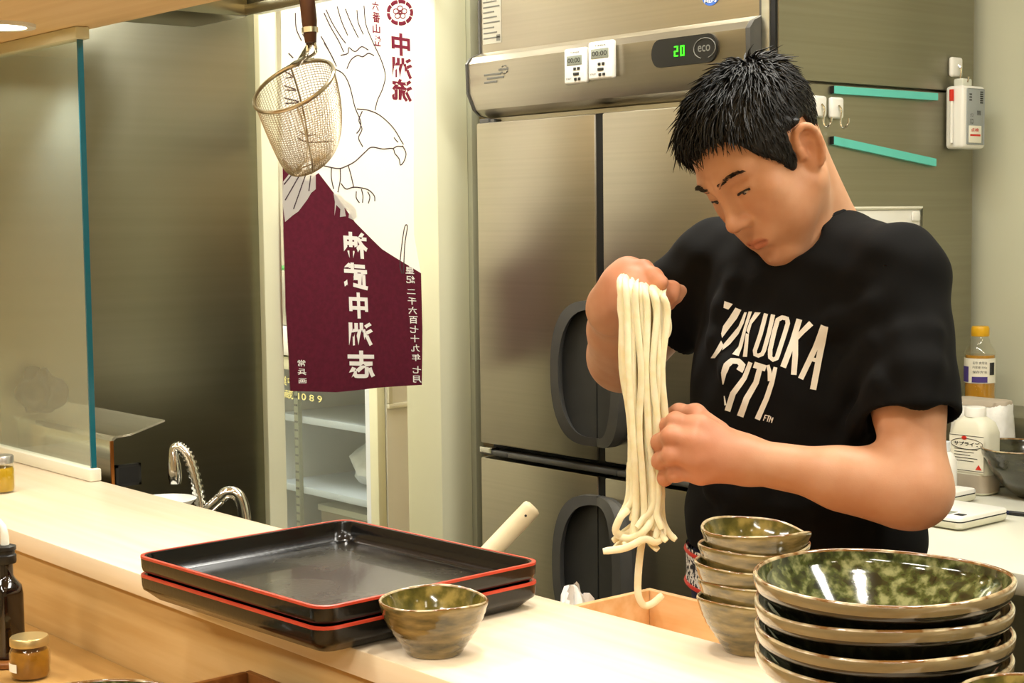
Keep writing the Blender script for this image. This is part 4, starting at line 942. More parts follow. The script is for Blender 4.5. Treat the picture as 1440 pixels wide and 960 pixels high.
for k in range(5): g.box(c[0]-.026, c[0]+.026-.008*(k % 3), fy-.0005, fy, z_(.54-k*.035), z_(.547-k*.035))
g.box(c[0]-.038, c[0]+.040, fy-.0005, fy, z_(.705), z_(.711)); g.box(c[0]-.038, c[0]+.040, fy-.0005, fy, z_(.285), z_(.291)); g.obj('label_print', 'ink', lb)
g = G(); g.prism([(c[0]+.022, z_(.31)), (c[0]+.036, z_(.31)), (c[0]+.029, z_(.37))], fy-.0006, fy, lambda u, v, d: (u, d, v)); g.prism([(c[0]-.004+.006*math.cos(a_), z_(.68)+.004*math.sin(a_)) for a_ in [i*.785 for i in range(8)]], fy-.0006, fy, lambda u, v, d: (u, d, v)); g.obj('label_emblem', 'redp', lb)
# white bag behind the jug
qa = ony(1378, 560, 2.81); c2 = (qa[0]+.005, 2.815, TZ+.001); hb = qa[2]-TZ-.002
t = thing('paper_bag', 'white crumpled flour bag between the seasoning jug and the rear wall', 'bag', c2)
def bg(a, b, z, s_): return [(c2[0]+x*(1+.05*math.sin(7*i+s_)), c2[1]+y*(1+.10*math.sin(5*i+s_*2)), c2[2]+z*hb) for i, (x, y) in enumerate(rrect(a, b, b*.8))]
g = G(); ring_loft(g, [bg(.060, .035, 0, 0), bg(.066, .042, .08, 1), bg(.064, .042, .45, 2), bg(.062, .038, .8, 3), bg(.060, .026, .95, 1), bg(.058, .018, 1.0, 2)], 0, True, True); g.obj('bag_body', 'bag', t, 40)
g = G(); ring_loft(g, [bg(.059, .028, .93, 1), bg(.060, .024, .985, 2), bg(.0585, .019, 1.003, 2)], 0, False, True); g.obj('bag_fold', 'card', t, 40)
# small white bottle left of the jug
q = onz(1327, 700, TZ); c3 = (q[0]-.008, q[1]+.01, TZ+.0008)
t = thing('white_bottle', 'small white plastic bottle beside the elbow of the cook', 'bottle', c3)
G().lathe([(.024, 0), (.026, .004), (.026, .07), (.018, .085), (.012, .09)], c3, 28).obj('body', 'white', t); G().lathe([(.013, .09), (.013, .108), (0, .108)], c3, 20).obj('cap', 'coolplastic', t)
# dark bowl
q = onz(1418, 702, TZ); c4 = (q[0]+.022, q[1]+.06, TZ+.0005)
bowl('serving_bowl', [(.035, 0), (.038, .004), (.05, .012), (.078, .04), (.096, .07), (.106, .098)], .005, c4, 77, ['darkbowl', 'darkbowl', 'rimglaze'], 'dark ridged bowl on the prep table in front of the steel upstand', None, wob(.012, .002), 64, .0007)
# kitchen scale
def scale(c, a, b, lab, disp=True):
    t = thing('kitchen_scale', lab, 'scale', c)
    def sr(k, z): return [(c[0]+x, c[1]+y, c[2]+z) for x, y in rrect(a*k, b*k, .012)]
    g = G(); ring_loft(g, [sr(.94, .002), sr(1, .006), sr(1, .014)], 0, True, True); g.obj('scale_base', 'offw', t, 50)
    g = G(); ring_loft(g, [sr(.985, .014), sr(.985, .0165)], 0, True, True); g.obj('scale_gap', 'ink', t)
    g = G(); ring_loft(g, [sr(1, .0165), sr(1, .021), sr(.97, .0235)], 0, True, True); g.obj('weighing_plate', 'white', t, 50)
    if disp:
        G().box(c[0]-a*.55, c[0]+a*.35, c[1]-b*.80, c[1]-b*.35, c[2]+.023, c[2]+.0243, .0005).obj('display', 'lcd', t)
        G().box(c[0]+a*.5, c[0]+a*.8, c[1]-b*.70, c[1]-b*.50, c[2]+.023, c[2]+.0245, .0005).obj('button', 'ink', t)
q = onz(1343, 737, TZ); scale((q[0]-.01, q[1]+.02, TZ+.0005), .058, .075, 'white digital kitchen scale with a grey display nearest on the prep table')
q = onz(1320, 708, TZ); scale((q[0]-.012, q[1]+.03, TZ+.0005), .045, .05, 'white kitchen scale behind the nearer scale by the elbow of the cook', False)
a = onz(1376, 716, TZ+.004); b_ = onz(1450, 724, TZ+.004)
t = thing('marker_pen', 'dark blue marker pen lying on the prep table beside the scale', 'pen', tuple(a))
b2 = a+(b_-a)*.6
G().tube([a, a+(b2-a)*.1, b2], [.002, .0038, .0038], 10).obj('barrel', 'navy', t); G().tube([b2, b_], .0042, 10).obj('cap', 'dark', t)

# ------------------------------------------------------------------ the cook
HS = .921
HM = np.array([[0.9613, -0.0398, -0.2727], [-0.2008, -0.7789, -0.5942], [0.1887, -0.6259, 0.7567]])
HC = np.array([-1.3615, 1.5790, 1.4640])
def hw(p): return HC+HM@(np.asarray(p, float)*HS)
# skeleton (room coordinates)
SH_L = at(1266, 386, 1.975); EL_L = at(1288, 688, 1.885); WR_L = at(1052, 648, 1.925)
SH_R = SH_L+np.array([-.325, .015, .006]); EL_R = at(878, 500, 2.31); WR_R = at(862, 434, 2.065)
C7 = np.array([-1.372, 1.728, 1.372]); TD = np.array([-.042, .038, -.004])   # TD: the trunk stands this far behind the first survey
# ---- head, in head coordinates (x left, y forward, z up)
head = SDF()
def sym(f_):
    def g(P): Q = P.copy(); Q[:, 0] = np.abs(Q[:, 0]); return f_(Q)
    return g
hd = SDF()
hd.add(s_ell((0, -.016, .052), (.0765, .096, .080)), 0)
hd.add(s_ell((0, .022, .012), (.067, .069, .082)), .03)
hd.add(s_ell((0, .032, -.050), (.054, .055, .055)), .03)
hd.add(sym(s_cap((.055, .004, -.046), (.016, .070, -.094), .015, .014)), .035)
hd.add(s_ell((0, .079, -.097), (.019, .015, .014)), .020)
hd.add(sym(s_ell((.044, .058, -.008), (.021, .019, .017))), .025)
hd.add(sym(s_ell((.038, .054, -.045), (.022, .026, .027))), .03)
hd.add(sym(s_cap((.012, .0855, .034), (.044, .071, .037), .0085, .008)), .018)
hd.add(s_ell((0, .078, -.060), (.030, .0195, .022)), .022)
# eye sockets, eyeball bulge under the lids
hd.sub(sym(s_ell((.031, .100, .017), (.017, .0165, .0115))), .016)
hd.add(sym(s_ell((.0315, .0735, .0145), (.0165, .0125, .0115))), .008)
# nose
hd.add(s_cap((0, .084, .030), (0, .1045, -.016), .0065, .0085), .016)
hd.add(s_ell((0, .1065, -.0215), (.0115, .0115, .0100)), .010)
hd.add(sym(s_ell((.0125, .0955, -.0265), (.0078, .0100, .0075))), .008)
hd.sub(sym(s_ell((.0065, .1030, -.0335), (.0034, .0050, .0040))), .004)
# lips
hd.add(sym(s_cap((0, .0990, -.0560), (.0215, .0868, -.0614), .0050, .0026)), .007)
hd.add(sym(s_cap((0, .0975, -.0680), (.0195, .0868, -.0638), .0055, .0028)), .007)
hd.sub(sym(s_cap((0, .1055, -.0615), (.0225, .0915, -.0622), .0020, .0012)), .003)
hd.sub(s_cap((0, .1025, -.046), (0, .1030, -.050), .0026, .003), .006)
hd.sub(s_ell((0, .098, -.0795), (.018, .006, .005)), .012)
# lid slit : eyes lowered
hd.sub(sym(s_cap((.0205, .0895, .0095), (.0445, .0815, .0122), .0036, .0024)), .0018)
hd.sub(sym(s_cap((.0215, .0885, .0235), (.0440, .0795, .0245), .0010, .0008)), .004)
# ears
er = _n((.86, .40, -.06)); ea = _n((.03, -.26, .95)); ea = _n(ea-er*(ea@er)); eb = np.cross(ea, er)
ER = np.stack([er, eb, ea], 1); EC = np.array([.0780, -.014, -.001])
ear_out = [EC+eb*(.0165*math.cos(q)*(1+.12*math.sin(q)))*1.0+ea*(.0300*math.sin(q)) + er*.004 for q in [R_(a) for a in range(-15, 256, 20)]]
hd.add(sym(s_ell(EC+ea*.004, (.0050, .0165, .0270), ER)), .008)
for a_, b_ in zip(ear_out[:-1], ear_out[1:]): hd.add(sym(s_cap(a_, b_, .0040)), .005)
hd.add(sym(s_ell(EC-ea*.026-er*.001+eb*.003, (.0055, .0085, .0085), ER)), .006)
hd.sub(sym(s_ell(EC+er*.0070-ea*.002+eb*.002, (.0070, .0085, .0125), ER)), .005)
hd.sub(sym(s_ell(EC+er*.0062+ea*.0155, (.0050, .0090, .0070), ER)), .005)
hd.add(sym(s_cap(EC+er*.003-ea*.008+eb*.0115, EC+er*.003+eb*.0125, .0042)), .004)
# neck runs off into the body below
def head_f(P):
    Q = ((P-HC)@HM)/HS; return hd.ev(Q)*HS
head_f.b = (hw((0, 0, 0)), .16)
body = SDF()
body.add(head_f, 0)
body.add(s_cap(hw((0, -.022, -.020)), C7+np.array([0, -.045, -.025]), .053, .058), .025)
body.add(s_cap(hw((0, -.050, .0)), C7+np.array([0, .0, -.02]), .034, .048), .03)
body.add(s_cap(hw((.048, -.012, -.045)), C7+np.array([.03, -.075, -.065]), .013, .015), .02)
body.add(s_cap(hw((-.048, -.012, -.045)), C7+np.array([-.03, -.075, -.065]), .013, .015), .02)
body.add(s_cap(C7+np.array([-.10, -.01, -.05]), C7+np.array([.10, -.01, -.05]), .045), .05)
body.add(s_cap(SH_R, SH_L, .045), .04)
body.add(s_ell(np.array((-1.325, 1.625, 1.18))+TD, (.12, .080, .165)), .05)
# arms
def limb(a, b, r0, r1, bulge=None, k=.02):
    body.add(s_cap(a, b, r0, r1), k)
    if bulge:
        t0, t1, r, off = bulge; body.add(s_cap(a+(b-a)*t0+off, a+(b-a)*t1+off, r, r*.85), .03)
dn = np.array([0, 0, -1.])
limb(SH_L, EL_L, .046, .037, (.30, .62, .040, -RT*.004), .03)
limb(EL_L, WR_L, .0355, .0265, (.12, .42, .039, dn*.004), .03)
body.add(s_ell(EL_L+RT*.001+dn*.006, (.026, .026, .025)), .03)
limb(SH_R, EL_R, .046, .038, (.35, .65, .041, dn*.004), .03)
limb(EL_R, WR_R, .038, .031, (.12, .60, .040, dn*.004-RT*.003), .05)
body.add(s_ell(EL_R+dn*.010-RT*.006, (.032, .032, .030)), .03)
# ---- hands : joints as sight points, true depth in metres
def finger(pts, r0, r1, k=.006):
    n = len(pts)-1
    for i in range(n):
        ra = r0+(r1-r0)*i/n; rb = r0+(r1-r0)*(i+1)/n
        body.add(s_cap(pts[i], pts[i+1], ra, rb), k if i else .010)
        if i: body.add(s_ell(pts[i], (ra*1.06,)*3), .004)
NAILS = []
def nail(p, q, nrm): NAILS.append((np.array(p), np.array(q), np.array(nrm)))
# right hand, raised, back to the guests, fingers to the right over which the noodles lie
rI = at(897, 393, 2.005); rM = at(891, 404, 1.995); rR = at(884, 415, 1.998); rP = at(877, 424, 2.008)
for m_, r_ in ((rI, .0145), (rM, .0145), (rR, .0135), (rP, .0125)): body.add(s_cap(WR_R, m_, .0240, r_), .018)
body.add(s_ell(at(876, 396, 2.03), (.026, .026, .022)), .02)
body.add(s_cap(at(862, 418, 2.05), at(884, 381, 2.035), .021, .0175), .02)
finger([rI, at(926, 400, 2.000), at(945, 406, 2.018), at(957, 409, 2.038)], .0105, .0082)
finger([rM, at(922, 410, 1.992), at(942, 415, 2.012), at(951, 418, 2.036)], .0105, .0082)
finger([rR, at(913, 421, 1.996), at(933, 425, 2.014), at(941, 428, 2.038)], .0098, .0078)
finger([rP, at(902, 431, 2.006), at(918, 435, 2.020), at(926, 437, 2.038)], .0088, .0070)
finger([at(882, 383, 2.035), at(905, 380, 2.015), at(919, 389, 1.995), at(930, 397, 1.982)], .0135, .0090)
# left hand, in front of the belly, back to the guests, fingers closing behind the noodles
lI = at(985, 600, 1.915); lM = at(979, 622, 1.905); lR = at(980, 645, 1.905); lP = at(986, 666, 1.915)
for m_, r_ in ((lI, .0150), (lM, .0150), (lR, .0145), (lP, .0135)): body.add(s_cap(WR_L, m_, .0225, r_), .014)
body.add(s_cap(at(1030, 634, 1.94), at(985, 596, 1.945), .021, .014), .02)
finger([lI, at(950, 592, 1.925), at(932, 600, 1.950), at(925, 610, 1.972)], .0110, .0085)
finger([lM, at(943, 613, 1.912), at(927, 622, 1.940), at(923, 632, 1.965)], .0110, .0085)
finger([lR, at(943, 640, 1.912), at(928, 648, 1.938), at(924, 656, 1.962)], .0105, .0082)
finger([lP, at(950, 666, 1.920), at(935, 672, 1.940), at(930, 678, 1.960)], .0095, .0075)
finger([at(1010, 606, 1.955), at(978, 582, 1.965), at(955, 580, 1.980), at(940, 584, 1.992)], .0130, .0090)
lo, hi = (-1.84, 1.26, .90), (-.98, 1.92, 1.66)
V, F = sdf_mesh(body, lo, hi, .0021)
person = thing('person', 'cook in a black printed t-shirt looking down at noodles held up in one hand', 'person', (-1.36, 1.68, 0))
me = np_mesh('body', V, F, 'skin')
Q = ((V-HC)@HM)/HS; inh = (np.abs(Q[:, 0]) < .1) & (Q[:, 2] > -.13) & (np.abs(Q[:, 1]) < .13)
T = np.ones((len(V), 4))
def blob(c, r, col, pw=1.):
    c = np.asarray(c); P = Q.copy(); P[:, 0] = np.abs(P[:, 0]); d = np.sqrt((((P-c)/np.asarray(r))**2).sum(1)); w = np.clip(1-d, 0, 1)**pw*inh
    T[:, :3] *= 1-w[:, None]*(1-np.asarray(col))
def sm(e0, e1, x): t = np.clip((x-e0)/(e1-e0), 0, 1); return t*t*(3-2*t)
# lips, nose and ears redder, faint stubble: the colours of the skin itself
lw = np.clip(1-(np.abs(Q[:, 0])/.0235)**2, 0, 1)**.6
lipm = sm(1.25, .8, np.abs(Q[:, 2]+.0622)/(.0082*lw+.0006))*(np.abs(Q[:, 0]) < .0235)*(Q[:, 1] > .078)*inh
T[:, :3] *= 1-lipm[:, None]*(1-np.array([.84, .58, .54]))
blob((0, .106, -.022), (.022, .022, .02), (.93, .80, .76)); blob((.04, .07, -.02), (.03, .03, .03), (.97, .86, .82)); blob((.08, -.01, 0), (.03, .03, .045), (.95, .80, .74))
blob((0, .085, -.09), (.035, .03, .03), (.90, .88, .88)); blob((0, .098, -.047), (.026, .016, .009), (.80, .79, .79)); blob((0, .084, -.092), (.026, .022, .016), (.84, .83, .83)); blob((.04, .03, -.075), (.03, .04, .03), (.92, .91, .91))
for c_, r_ in ((at(900, 395, 2.0), .09), (at(960, 630, 1.92), .10)):
    w = np.clip(1-np.linalg.norm(V-c_, axis=1)/r_, 0, 1); w = sm(0, .6, w); T[:, :3] *= 1-w[:, None]*(1-np.array([1.0, .86, .86]))
for c_ in ((.046, .066, -.012), (.030, .082, -.040)):
    w = np.linalg.norm(Q-np.array(c_), axis=1) < .0016; T[w, :3] *= .6
ca_ = me.color_attributes.new('tint', 'FLOAT_COLOR', 'POINT'); ca_.data.foreach_set('color', T.astype(np.float32).ravel())
link('body', me, person)
bvh_body = BVHTree.FromPolygons([tuple(p) for p in V], [tuple(q) for q in F])
# eyes
for s_ in (1, -1):
    c_ = hw((.0315*s_, .0725, .0130)); g = G()
    b = bmesh.new(); bmesh.ops.create_uvsphere(b, u_segments=20, v_segments=14, radius=.0116); g.bm(b, 0, Matrix.Translation(Vector(c_))); ey = g.obj('eye', 'eyeball', person, 60)
    ax = HM@_n((0, .94, -.34)); b = bmesh.new(); bmesh.ops.create_uvsphere(b, u_segments=16, v_segments=10, radius=.0066); G().bm(b, 0, Matrix.Translation(Vector(c_+ax*.0056))).obj('iris', 'iris', ey, 60)
    lash = [(.0205, .0895, .0105), (.027, .0905, .0118), (.034, .0885, .0126), (.040, .0855, .0122), (.0445, .0815, .0108)]
    pts = []
    for p in lash:
        o_ = hw((p[0]*s_, p[1]+.03, p[2])); d_ = HM@np.array([0, -1., 0]); h_ = bvh_body.ray_cast(Vector(o_), Vector(d_))
        pts.append(np.array(h_[0])+HM@np.array([0, .0006, .0002]) if h_[0] is not None else hw((p[0]*s_, p[1], p[2])))
    G().tube(catmull(pts, 14), [.0009]+[.0019]*13+[.0009], 5).obj('eyelash', 'brow', ey)
    g = G(); rr = random.Random(3)
    for i in range(100):
        u = rr.random(); x_ = .011+.041*u; z_ = .0355+.0065*math.sin(u*2.3)+rr.uniform(-.0032, .0032)*(1-.6*u)-.003*max(0, u-.7)
        o_ = hw((x_*s_, .14, z_)); h_ = bvh_body.ray_cast(Vector(o_), Vector(HM@np.array([0, -1., 0])))
        if h_[0] is None: continue
        p0 = np.array(h_[0]); dd = HM@_n((s_*.9, .12, .35-.7*u)); ln = .0075
        g.tube([p0, p0+dd*ln*.5+np.array(h_[1])*.0010, p0+dd*ln+np.array(h_[1])*.0006], [.00055, .0005, .00015], 3, caps=False)
    g.obj('eyebrow', 'brow', person)
# ---- hair : scalp cap plus combed locks
hair_edge = [(-.30, -.054), (-.056, -.052), (-.052, -.030), (-.046, .000), (-.044, .034), (.002, .036), (.008, .016), (.012, -.010), (.017, -.013), (.024, -.010), (.032, .004), (.037, .016), (.043, .029), (.052, .042), (.056, .058), (.058, .072), (.064, .083), (.076, .089), (.088, .094), (.10, .16)]
def hair_lim(y):   # lowest z that carries hair at depth y
    return np.interp(y, [e[0] for e in hair_edge], [e[1] for e in hair_edge])
cap_ = SDF()
def scalp(P):
    k = np.clip((P[:, 2]-.0)/.11, 0, 1); return hd.ev(P)-(.0035+.0085*k+.003*np.clip(P[:, 1]/.08, 0, 1)*k)
scalp.b = None
cap_.add(scalp, 0)
def below(P): return (hair_lim(P[:, 1])-P[:, 2])*.55
below.b = None
cap_.ops.append((4, below, .006))
_ev = cap_.ev
def cap_ev(P, c=None, rad=None):
    a = scalp(P); b = below(P); d = -smin(-a, -b, .008)
    return d+.0011*np.sin(P[:, 0]*190+P[:, 1]*60)*np.sin(P[:, 1]*110+P[:, 2]*90+P[:, 0]*40)
cap_.ev = cap_ev
HV, HF = sdf_mesh(cap_, (-.10, -.14, -.075), (.10, .12, .165), .0028)
keep = np.ones(len(HV), bool)
hv = (HV*HS)@HM.T+HC
g = G(); g.add(hv, HF)
bvh_cap = BVHTree.FromPolygons([tuple(p) for p in HV], [tuple(q) for q in HF])
rr = random.Random(11)
for i in range(5200):
    th = rr.uniform(0, 2*math.pi); ph = math.acos(rr.uniform(-.45, 1)); d_ = Vector((math.sin(ph)*math.cos(th), math.sin(ph)*math.sin(th), math.cos(ph)))
    c0 = Vector((0, -.012, .045)); h_ = bvh_cap.ray_cast(c0+d_*.25, -d_)
    if h_[0] is None: continue
    p, n_ = np.array(h_[0]), np.array(h_[1])
    if n_@np.array(d_) < 0: n_ = -n_
    lim = float(hair_lim(p[1]))
    if p[2] < lim-.002 or (abs(p[0]) > .05 and -.048 < p[1] < .010 and p[2] < .044): continue
    topk = np.clip((p[2]-.06)/.06, 0, 1); front = np.clip((p[1]-.03)/.06, 0, 1)
    # comb: from the whorl at the back of the crown forward, down the sides
    wh = np.array([.012, -.062, .118]); rad_ = p-wh; t_ = rad_-n_*(rad_@n_); t_ = t_/(np.linalg.norm(t_)+1e-6)
    cd_ = t_*.9+np.array([0, .35, -.1])*topk+np.array([0, -.05, -.9])*(1-topk)
    if abs(p[0]) > .05 and p[1] > -.02 and p[2] < .09: cd_ = cd_+np.array([0, .1, -.6])
    cd_ = cd_-n_*(cd_@n_); cd_ = _n(cd_+np.array([rr.gauss(0, .22), rr.gauss(0, .22), rr.gauss(0, .16)]))
    ln = (.012+.018*topk+.010*front*topk)*rr.uniform(.6, 1.25); lift = (.06+.20*topk)*rr.uniform(.1, 1.4)
    if p[1] < -.05: lift += .10*topk
    a0 = p-n_*.002; a1 = p+cd_*ln*.45+n_*ln*lift*.55; a2 = p+cd_*ln+n_*ln*lift*.55-np.array([0, 0, .004*front])
    sz = (.0011+.0008*topk)*rr.uniform(.6, 1.2)
    g.tube([hw(a0), hw((a0+a1)/2+n_*.001), hw(a1), hw(a2)], [sz, sz*.95, sz*.7, sz*.1], 3, caps=False)
# fringe spikes along the forehead
for i in range(150):
    x_ = rr.uniform(-.066, .060); y_ = .084-.45*x_*x_/.066-.012*abs(x_)/.066; z_ = .102+rr.uniform(-.006, .030)-.10*abs(x_)
    h_ = bvh_cap.ray_cast(Vector((x_, .22, z_)), Vector((0, -1, 0)))
    if h_[0] is None: continue
    p, n_ = np.array(h_[0]), np.array(h_[1]); n_ = n_ if n_[1] > 0 else -n_
    ln = rr.uniform(.014, .026)*(1.25 if x_ < -.02 else .85); sd_ = rr.gauss(0, .30)
    a1 = p+np.array([sd_*ln*.4, .010, -ln*.25]); a2 = p+np.array([sd_*ln, .010+rr.uniform(-.004, .006), -ln*.85]); sz = rr.uniform(.0012, .0022)
    g.tube([hw(p-n_*.003), hw((p+a1)/2+np.array([0, .003, .001])), hw(a1), hw((a1+a2)/2+np.array([0, .001, 0])), hw(a2)], [sz, sz, sz*.85, sz*.5, sz*.1], 3, caps=False)
g.obj('hair', 'hair', person, 0)
for p in person.children[-1].data.polygons: p.use_smooth = True

# ---- t-shirt
sh = SDF()
cx0 = -1.364; ty = .038
sh.add(s_ell((cx0, 1.632+ty, 1.245), (.165, .106, .160)), 0)
sh.add(s_ell((cx0, 1.612+ty, 1.185), (.148, .108, .12)), .05)
sh.add(s_ell((cx0+.008, 1.606+ty, 1.05), (.163, .122, .21)), .08)
sh.add(s_ell((cx0+.010, 1.602+ty, .985), (.166, .128, .085)), .05)
sh.add(s_cap(C7+np.array([-.080, -.012, -.052]), C7+np.array([.080, -.012, -.052]), .052), .06)
sh.add(s_cap(C7+np.array([0, -.05, -.055]), C7+np.array([0, .0, -.03]), .064), .04)
sh.add(s_cap(SH_R+np.array([.02, 0, -.004]), SH_L-np.array([.02, 0, .004]), .056), .06)
# sleeves
uL = _n(EL_L-SH_L); uR = _n(EL_R-SH_R)
def sleeve(s0, u, ln, r0, r1):
    c_ = s_cap(s0-u*.0, s0+u*(ln+.05), r0, r1); pl = s_plane(s0+u*ln, u)
    def f(P): return np.maximum(c_(P), pl(P))
    f.b = (s0+u*ln*.5, ln*.5+.09); return f
sh.add(sleeve(SH_L+np.array([.002, 0, .0]), uL, .182, .055, .061), .045)
sh.add(sleeve(SH_R, uR, .112, .058, .068), .04)
# a few real folds
base_n = len(sh.ops)
def trace(px, py):
    r_ = _n(_ray(px, py)); t_ = 1.5
    for _ in range(60): t_ += .7*float(sh.ev((CAM+r_*t_)[None])[0])
    return CAM+r_*t_
def fold(a, b, r=.007, k=.026):
    A_, B_ = trace(*a), trace(*b); m_ = trace((a[0]+b[0])/2, (a[1]+b[1])/2); r_ = _n(_ray(*a))
    FOLDS.append((A_+r_*r*.55, m_+r_*r*.45, B_+r_*r*.7, r, k))
FOLDS = []
for a, b in (((1228, 480), (1170, 580)), ((1238, 540), (1190, 640)), ((1030, 400), (1005, 470)), ((1010, 480), (1045, 560)), ((1000, 610), (1070, 690)), ((990, 650), (1025, 720)), ((1240, 690), (1150, 725)), ((1225, 430), (1150, 470)), ((1268, 470), (1290, 560)), ((1310, 470), (1300, 560))): fold(a, b)
for a_, m_, b_, r, k in FOLDS: sh.add(s_cap(a_, m_, r, r), k); sh.add(s_cap(m_, b_, r, r*.5), k)
def rip(P): return .0016*np.sin(P[:, 0]*38+P[:, 2]*55+1.7*np.sin(P[:, 2]*23))*np.sin(P[:, 1]*30+P[:, 2]*31)+.0009*np.sin(P[:, 0]*90-P[:, 2]*60)
sh.disp(rip)
# openings
sh.sub(s_cap(SH_L+uL*.145, SH_L+uL*.30, .050, .058), .004)
sh.sub(s_cap(SH_R+uR*.075, SH_R+uR*.25, .056, .064), .004)
nk0 = C7+np.array([0, -.062, -.048]); nku = _n((-.01, -.34, .94))
sh.sub(s_cap(nk0+nku*.010, nk0+nku*.17, .061, .070), .004)
sh.sub(s_ell(hw((.014, .052, -.088)), (.034, .042, .030)), .006)
sh.cut(s_plane((0, 0, .958), (0, 0, -1)), .006)
SV, SF = sdf_mesh(sh, (-1.80, 1.40, .86), (-.95, 1.92, 1.50), .0034)
tme = np_mesh('tshirt', SV, SF, 'shirt'); tee = link('tshirt', tme, person)
bvh_tee = BVHTree.FromPolygons([tuple(p) for p in SV], [tuple(q) for q in SF])
# collar band lying on the rim of the neck hole
col = []
e1_ = _n(np.cross(nku, [1, 0, 0])); e0_ = np.cross(e1_, nku)
for i in range(49):
    q = 2*math.pi*i/48; dr_ = math.cos(q)*e0_+math.sin(q)*e1_; best = None
    for k in range(24):
        o_ = nk0+nku*.16+dr_*(.066+.0011*k); h_ = bvh_tee.ray_cast(Vector(o_), Vector(-nku))
        if h_[0] is not None and (np.array(h_[0])-nk0)@nku > -.02: best = np.array(h_[0]); break
    col.append(best if best is not None else nk0+dr_*.072)
cs = [sum(col[(i+k) % 48] for k in (-2, -1, 0, 1, 2))/5 for i in range(48)]; cs.append(cs[0])
G().tube([p+nku*.0005 for p in cs], .0062, 8, flat=(.55, tuple(nku)), caps=False).obj('collar', 'shirt', tee, 60)

# print on the chest: heavy letters, creased with the cloth, laid on the shirt
def onshirt(x, y, off=.0011):
    h_ = bvh_tee.ray_cast(Vector(CAM), Vector(_n(_ray(990+x/4.57, 400+y/4.57))))
    n_ = np.array(h_[1]); n_ = n_ if n_@FW < 0 else -n_
    return np.array(h_[0])+n_*off
pr_ = G()
def patch(pts):
    b = poly_bm(pts)
    xs = [p[0] for p in pts]; ys = [p[1] for p in pts]
    for a, lo, hi in ((0, min(xs), max(xs)), (1, min(ys), max(ys))):
        k = lo+22
        while k < hi:
            bmesh.ops.bisect_plane(b, geom=b.verts[:]+b.edges[:]+b.faces[:], plane_co=(k, 0, 0) if a == 0 else (0, k, 0), plane_no=(1, 0, 0) if a == 0 else (0, 1, 0)); k += 22
    for v in b.verts: v.co = Vector(onshirt(v.co.x, v.co.y))
    pr_.bm(b)
def brush(pts, w, closed=False):
    P = [np.array(p, float) for p in pts]; P = P+[P[0]] if closed else P; out = []
    for a, b in zip(P[:-1], P[1:]):
        m_ = max(1, int(np.linalg.norm(b-a)/14)); out += [a+(b-a)*k/m_ for k in range(m_)]
    out.append(P[-1]); v = []; n = len(out)
    for i, p in enumerate(out):
        if closed: t_ = out[(i+1) % (n-1)]-out[(i-1) % (n-1)]
        else: t_ = out[min(i+1, n-1)]-out[max(i-1, 0)]
        t_ = t_/(np.linalg.norm(t_)+1e-9); nn = np.array([-t_[1], t_[0]]); ww = w if np.isscalar(w) else np.interp(i/(n-1), np.linspace(0, 1, len(w)), w)
        for s_ in (-.5, 0, .5): v.append(onshirt(*(p+nn*ww*s_)))
    pr_.add(v, [(3*i+k, 3*i+k+1, 3*i+k+4, 3*i+k+3) for i in range(n-1) for k in (0, 1)])
for pl in ([(133, 108), (187, 127), (158, 162), (127, 150)], [(205, 150), (243, 165), (215, 220), (160, 290), (118, 345), (112, 318), (125, 268), (165, 212)], [(112, 362), (130, 395), (108, 430), (75, 472), (48, 472), (75, 430)],
           [(262, 180), (278, 180), (258, 250), (225, 320), (170, 385), (120, 425), (128, 385), (175, 330), (225, 270)], [(290, 175), (312, 175), (275, 290), (250, 400), (225, 462), (183, 450), (225, 400), (250, 310)],
           [(330, 180), (368, 182), (310, 255), (292, 320), (276, 300), (298, 235)], [(272, 315), (292, 320), (286, 400), (280, 465), (252, 465), (262, 400)]): patch(pl)
brush([(402, 188), (366, 320), (330, 425), (332, 450), (352, 458), (376, 448), (388, 425), (420, 310), (447, 194)], 27)
brush([(505, 212), (476, 228), (455, 300), (428, 420), (428, 468), (446, 484), (470, 474), (486, 425), (520, 320), (541, 250), (536, 220)], 29, True)
brush([(616, 224), (572, 370), (510, 532)], 38); brush([(692, 250), (640, 300), (592, 352)], [38, 32, 28]); brush([(590, 350), (588, 450), (578, 580)], 36)
brush([(772, 264), (715, 410), (622, 606)], 36); brush([(782, 268), (745, 450), (702, 675)], 40); brush([(688, 478), (738, 492)], 26)
brush([(228, 556), (250, 520), (222, 494), (180, 492), (148, 520), (130, 570), (126, 640)], [46, 40, 34, 38, 40, 24, 6]); brush([(134, 715), (142, 775)], [6, 14])
brush([(302, 500), (262, 600), (190, 700), (155, 812)], [28, 34, 38, 38]); brush([(366, 525), (338, 630), (275, 735), (236, 846)], [34, 36, 40, 42]); brush([(324, 515), (400, 540)], 40)
brush([(414, 518), (424, 560), (428, 620)], [20, 26, 30]); brush([(462, 532), (438, 630), (405, 730), (345, 866)], [24, 32, 34, 36])
for ln in ([(396, 838), (384, 874)], [(394, 838), (408, 842)], [(390, 854), (402, 857)], [(410, 842), (428, 846)], [(419, 844), (408, 880)], [(431, 848), (420, 883)], [(431, 848), (434, 872), (447, 854)], [(447, 854), (436, 888)]): brush(ln, 6)
pr_.obj('chest_print', 'print', tee, 60, label='white lettering FUKUOKA CITY')

